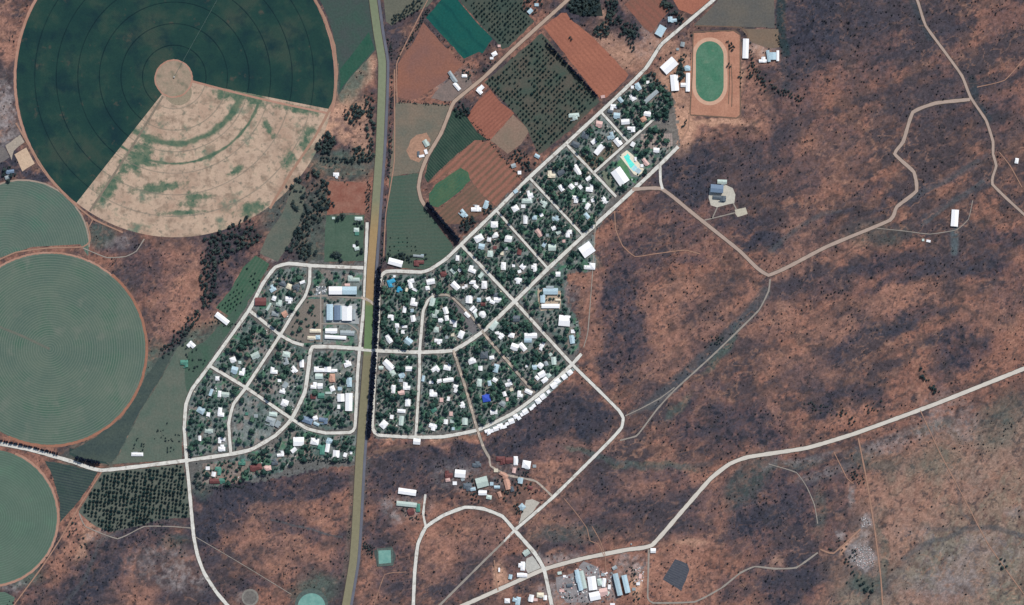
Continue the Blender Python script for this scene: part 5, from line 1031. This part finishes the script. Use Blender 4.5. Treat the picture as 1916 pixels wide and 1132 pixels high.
# loose scrap and rubbish lying about
def clutter(nm, poly, n, r0, r1, mats, label):
    xs = [p[0] for p in poly]; ys = [p[1] for p in poly]; v, f, mi = [], [], []; k = 0
    while k < n:
        x, y = rr.uniform(min(xs), max(xs)), rr.uniform(min(ys), max(ys)); k += 1
        if not inp(x, y, poly) or blocked[int(y) + 50, int(x) + 50]: continue
        a = rr.uniform(0, 3.14); w_, d_, h_ = rr.uniform(r0, r1), rr.uniform(r0, r1) * .6, rr.uniform(.6, 2.2); p = W(x, y)
        vv, ff = [], []; box(vv, ff, -w_ / 2, -d_ / 2, 0, w_ / 2, d_ / 2, h_); b = len(v)
        v += [(p.x + rot2(q[0], q[1], a)[0], p.y + rot2(q[0], q[1], a)[1], q[2]) for q in vv]; f += [tuple(i + b for i in t) for t in ff]; mi += [rr.randrange(len(mats))] * 6
    o = mesh_obj(nm, v, f, mats, None, midx=mi); tag(o, label, kind='stuff')
clutter('scrap', [(1040,1080),(1072,1072),(1092,1050),(1120,1062),(1148,1066),(1142,1126),(1108,1128),(1060,1128),(1042,1106)], 260, 1.5, 6, [M['g'], M['w'], M['s'], M['p'], M['r']], 'loose scrap metal and materials lying in the industrial yard')
clutter('scrap', [(592,536),(612,536),(610,556),(588,556)], 70, 1.5, 5, [M['g'], M['w'], M['s']], 'vehicles and scrap packed in the grey yard beside the shopping hall')
clutter('rubbish', [(1592,1048),(1600,1022),(1622,1018),(1634,1030),(1636,1060),(1612,1064)], 420, .6, 2.6, [M['g'], M['p'], M['g'], M['w']], 'pale rubbish strewn over the heap in the southeast')
clutter('rubbish', [(1608,968),(1630,968),(1632,984),(1612,990)], 90, .6, 2.6, [M['g'], M['p'], M['w']], 'pale rubble patch north of the rubbish heap')
clutter('scrap', [(1188,1060),(1204,1060),(1204,1085),(1196,1100),(1188,1090)], 60, 1, 4, [M['g'], M['w'], M['p']], 'scattered pale materials along the east side of the yard')
for bn in GARDEN: clutter('yard_clutter', BL[bn], 46 if 'block' in bn else 60, 1.4, 4.2, [M['w'], M['g'], M['w'], M['s'], M['r'], M['c']], f'small odds and ends in the yards of the {bn}')
# circular hedges
for (cx, cy, R_, lb) in ((903,588.5,10,'round clipped hedge circling the white round hall'),):
    items = [(cx + R_ * math.cos(a), cy + R_ * math.sin(a), 1.3) for a in np.linspace(0, 6.28, 40)]
    o = merged('hedge', items, LOW, M['leaf'], lb); del o['kind']; o['category'] = 'hedge'
# scrub bushes over the dry land
fieldpolys = [p for (_, p, _) in f_] + list(BL.values())
sb = []
def in_circ(x, y): return (x-328)**2+(y-147)**2 < 306**2 or (x-93)**2+(y-653)**2 < 187**2 or (x-42)**2+(y-462)**2 < 130**2 or (x+20)**2+(y-968)**2 < 133**2
N = 46000
bx = np.array([rr.uniform(-30, 1946) for _ in range(N)]); by = np.array([rr.uniform(-30, 1162) for _ in range(N)])
ok = np.ones(N, bool)
for p in fieldpolys: ok &= ~inpoly(bx, by, p)
dk = np.zeros(N, np.float32); z0 = np.zeros(N, np.float32); dk = blob(bx.reshape(1, -1), by.reshape(1, -1), DARK, (fbm(bx, by, 34, 4, 3).reshape(1, -1) - .5) * 60, (fbm(bx, by, 34, 4, 9).reshape(1, -1) - .5) * 50)[0]
cl = fbm(bx, by, 50, 3, 60); prob = .10 + .42 * sstep(.48, .64, cl) + .35 * dk
prob *= np.where((bx > 1560) & (by > 850), .35, 1.0)
for i in range(N):
    x, y = bx[i], by[i]
    if not ok[i] or rr.random() > prob[i] or in_circ(x, y): continue
    r = .7 + 1.3 * rr.random() ** 2.5 + (.8 if rr.random() < .03 else 0)
    if SC.add(x, y, r, .9): sb.append((x, y, r))
sb.sort(key=lambda q: -q[2])
BP = [proto('scrub_bush', 160 + i, M['leaf3'], lobes=3, leaves=40, height=1.1, spread=.4) for i in range(6)]
def quadrant(x, y):
    if x < 1090: return 'south of the town' if x > 680 else ('in the southwest scrub' if y > 850 else 'west of the town')
    return ('in the northeast scrub' if y < 400 else ('in the eastern scrub' if y < 820 else 'in the southeast scrub'))
for (x, y, r) in sb[:300]: q = quadrant(x, y); inst('scrub_bush', rr.choice(BP), x, y, r, f'small dark thorn bush on dry soil {q}', 'bush', f'thorn bushes {q}')
LB = [crown(200 + i, lobes=1 + i % 2, sub=1, leaves=8, height=1.0) for i in range(5)]
merged('scrub', [q[:3] for q in sb[300:]], LB, M['leaf3'], 'countless small dark bushes dotting the dry scrubland')
print('counts', len(HOUSES), len(cand), len(oc), len(bc), len(sb))
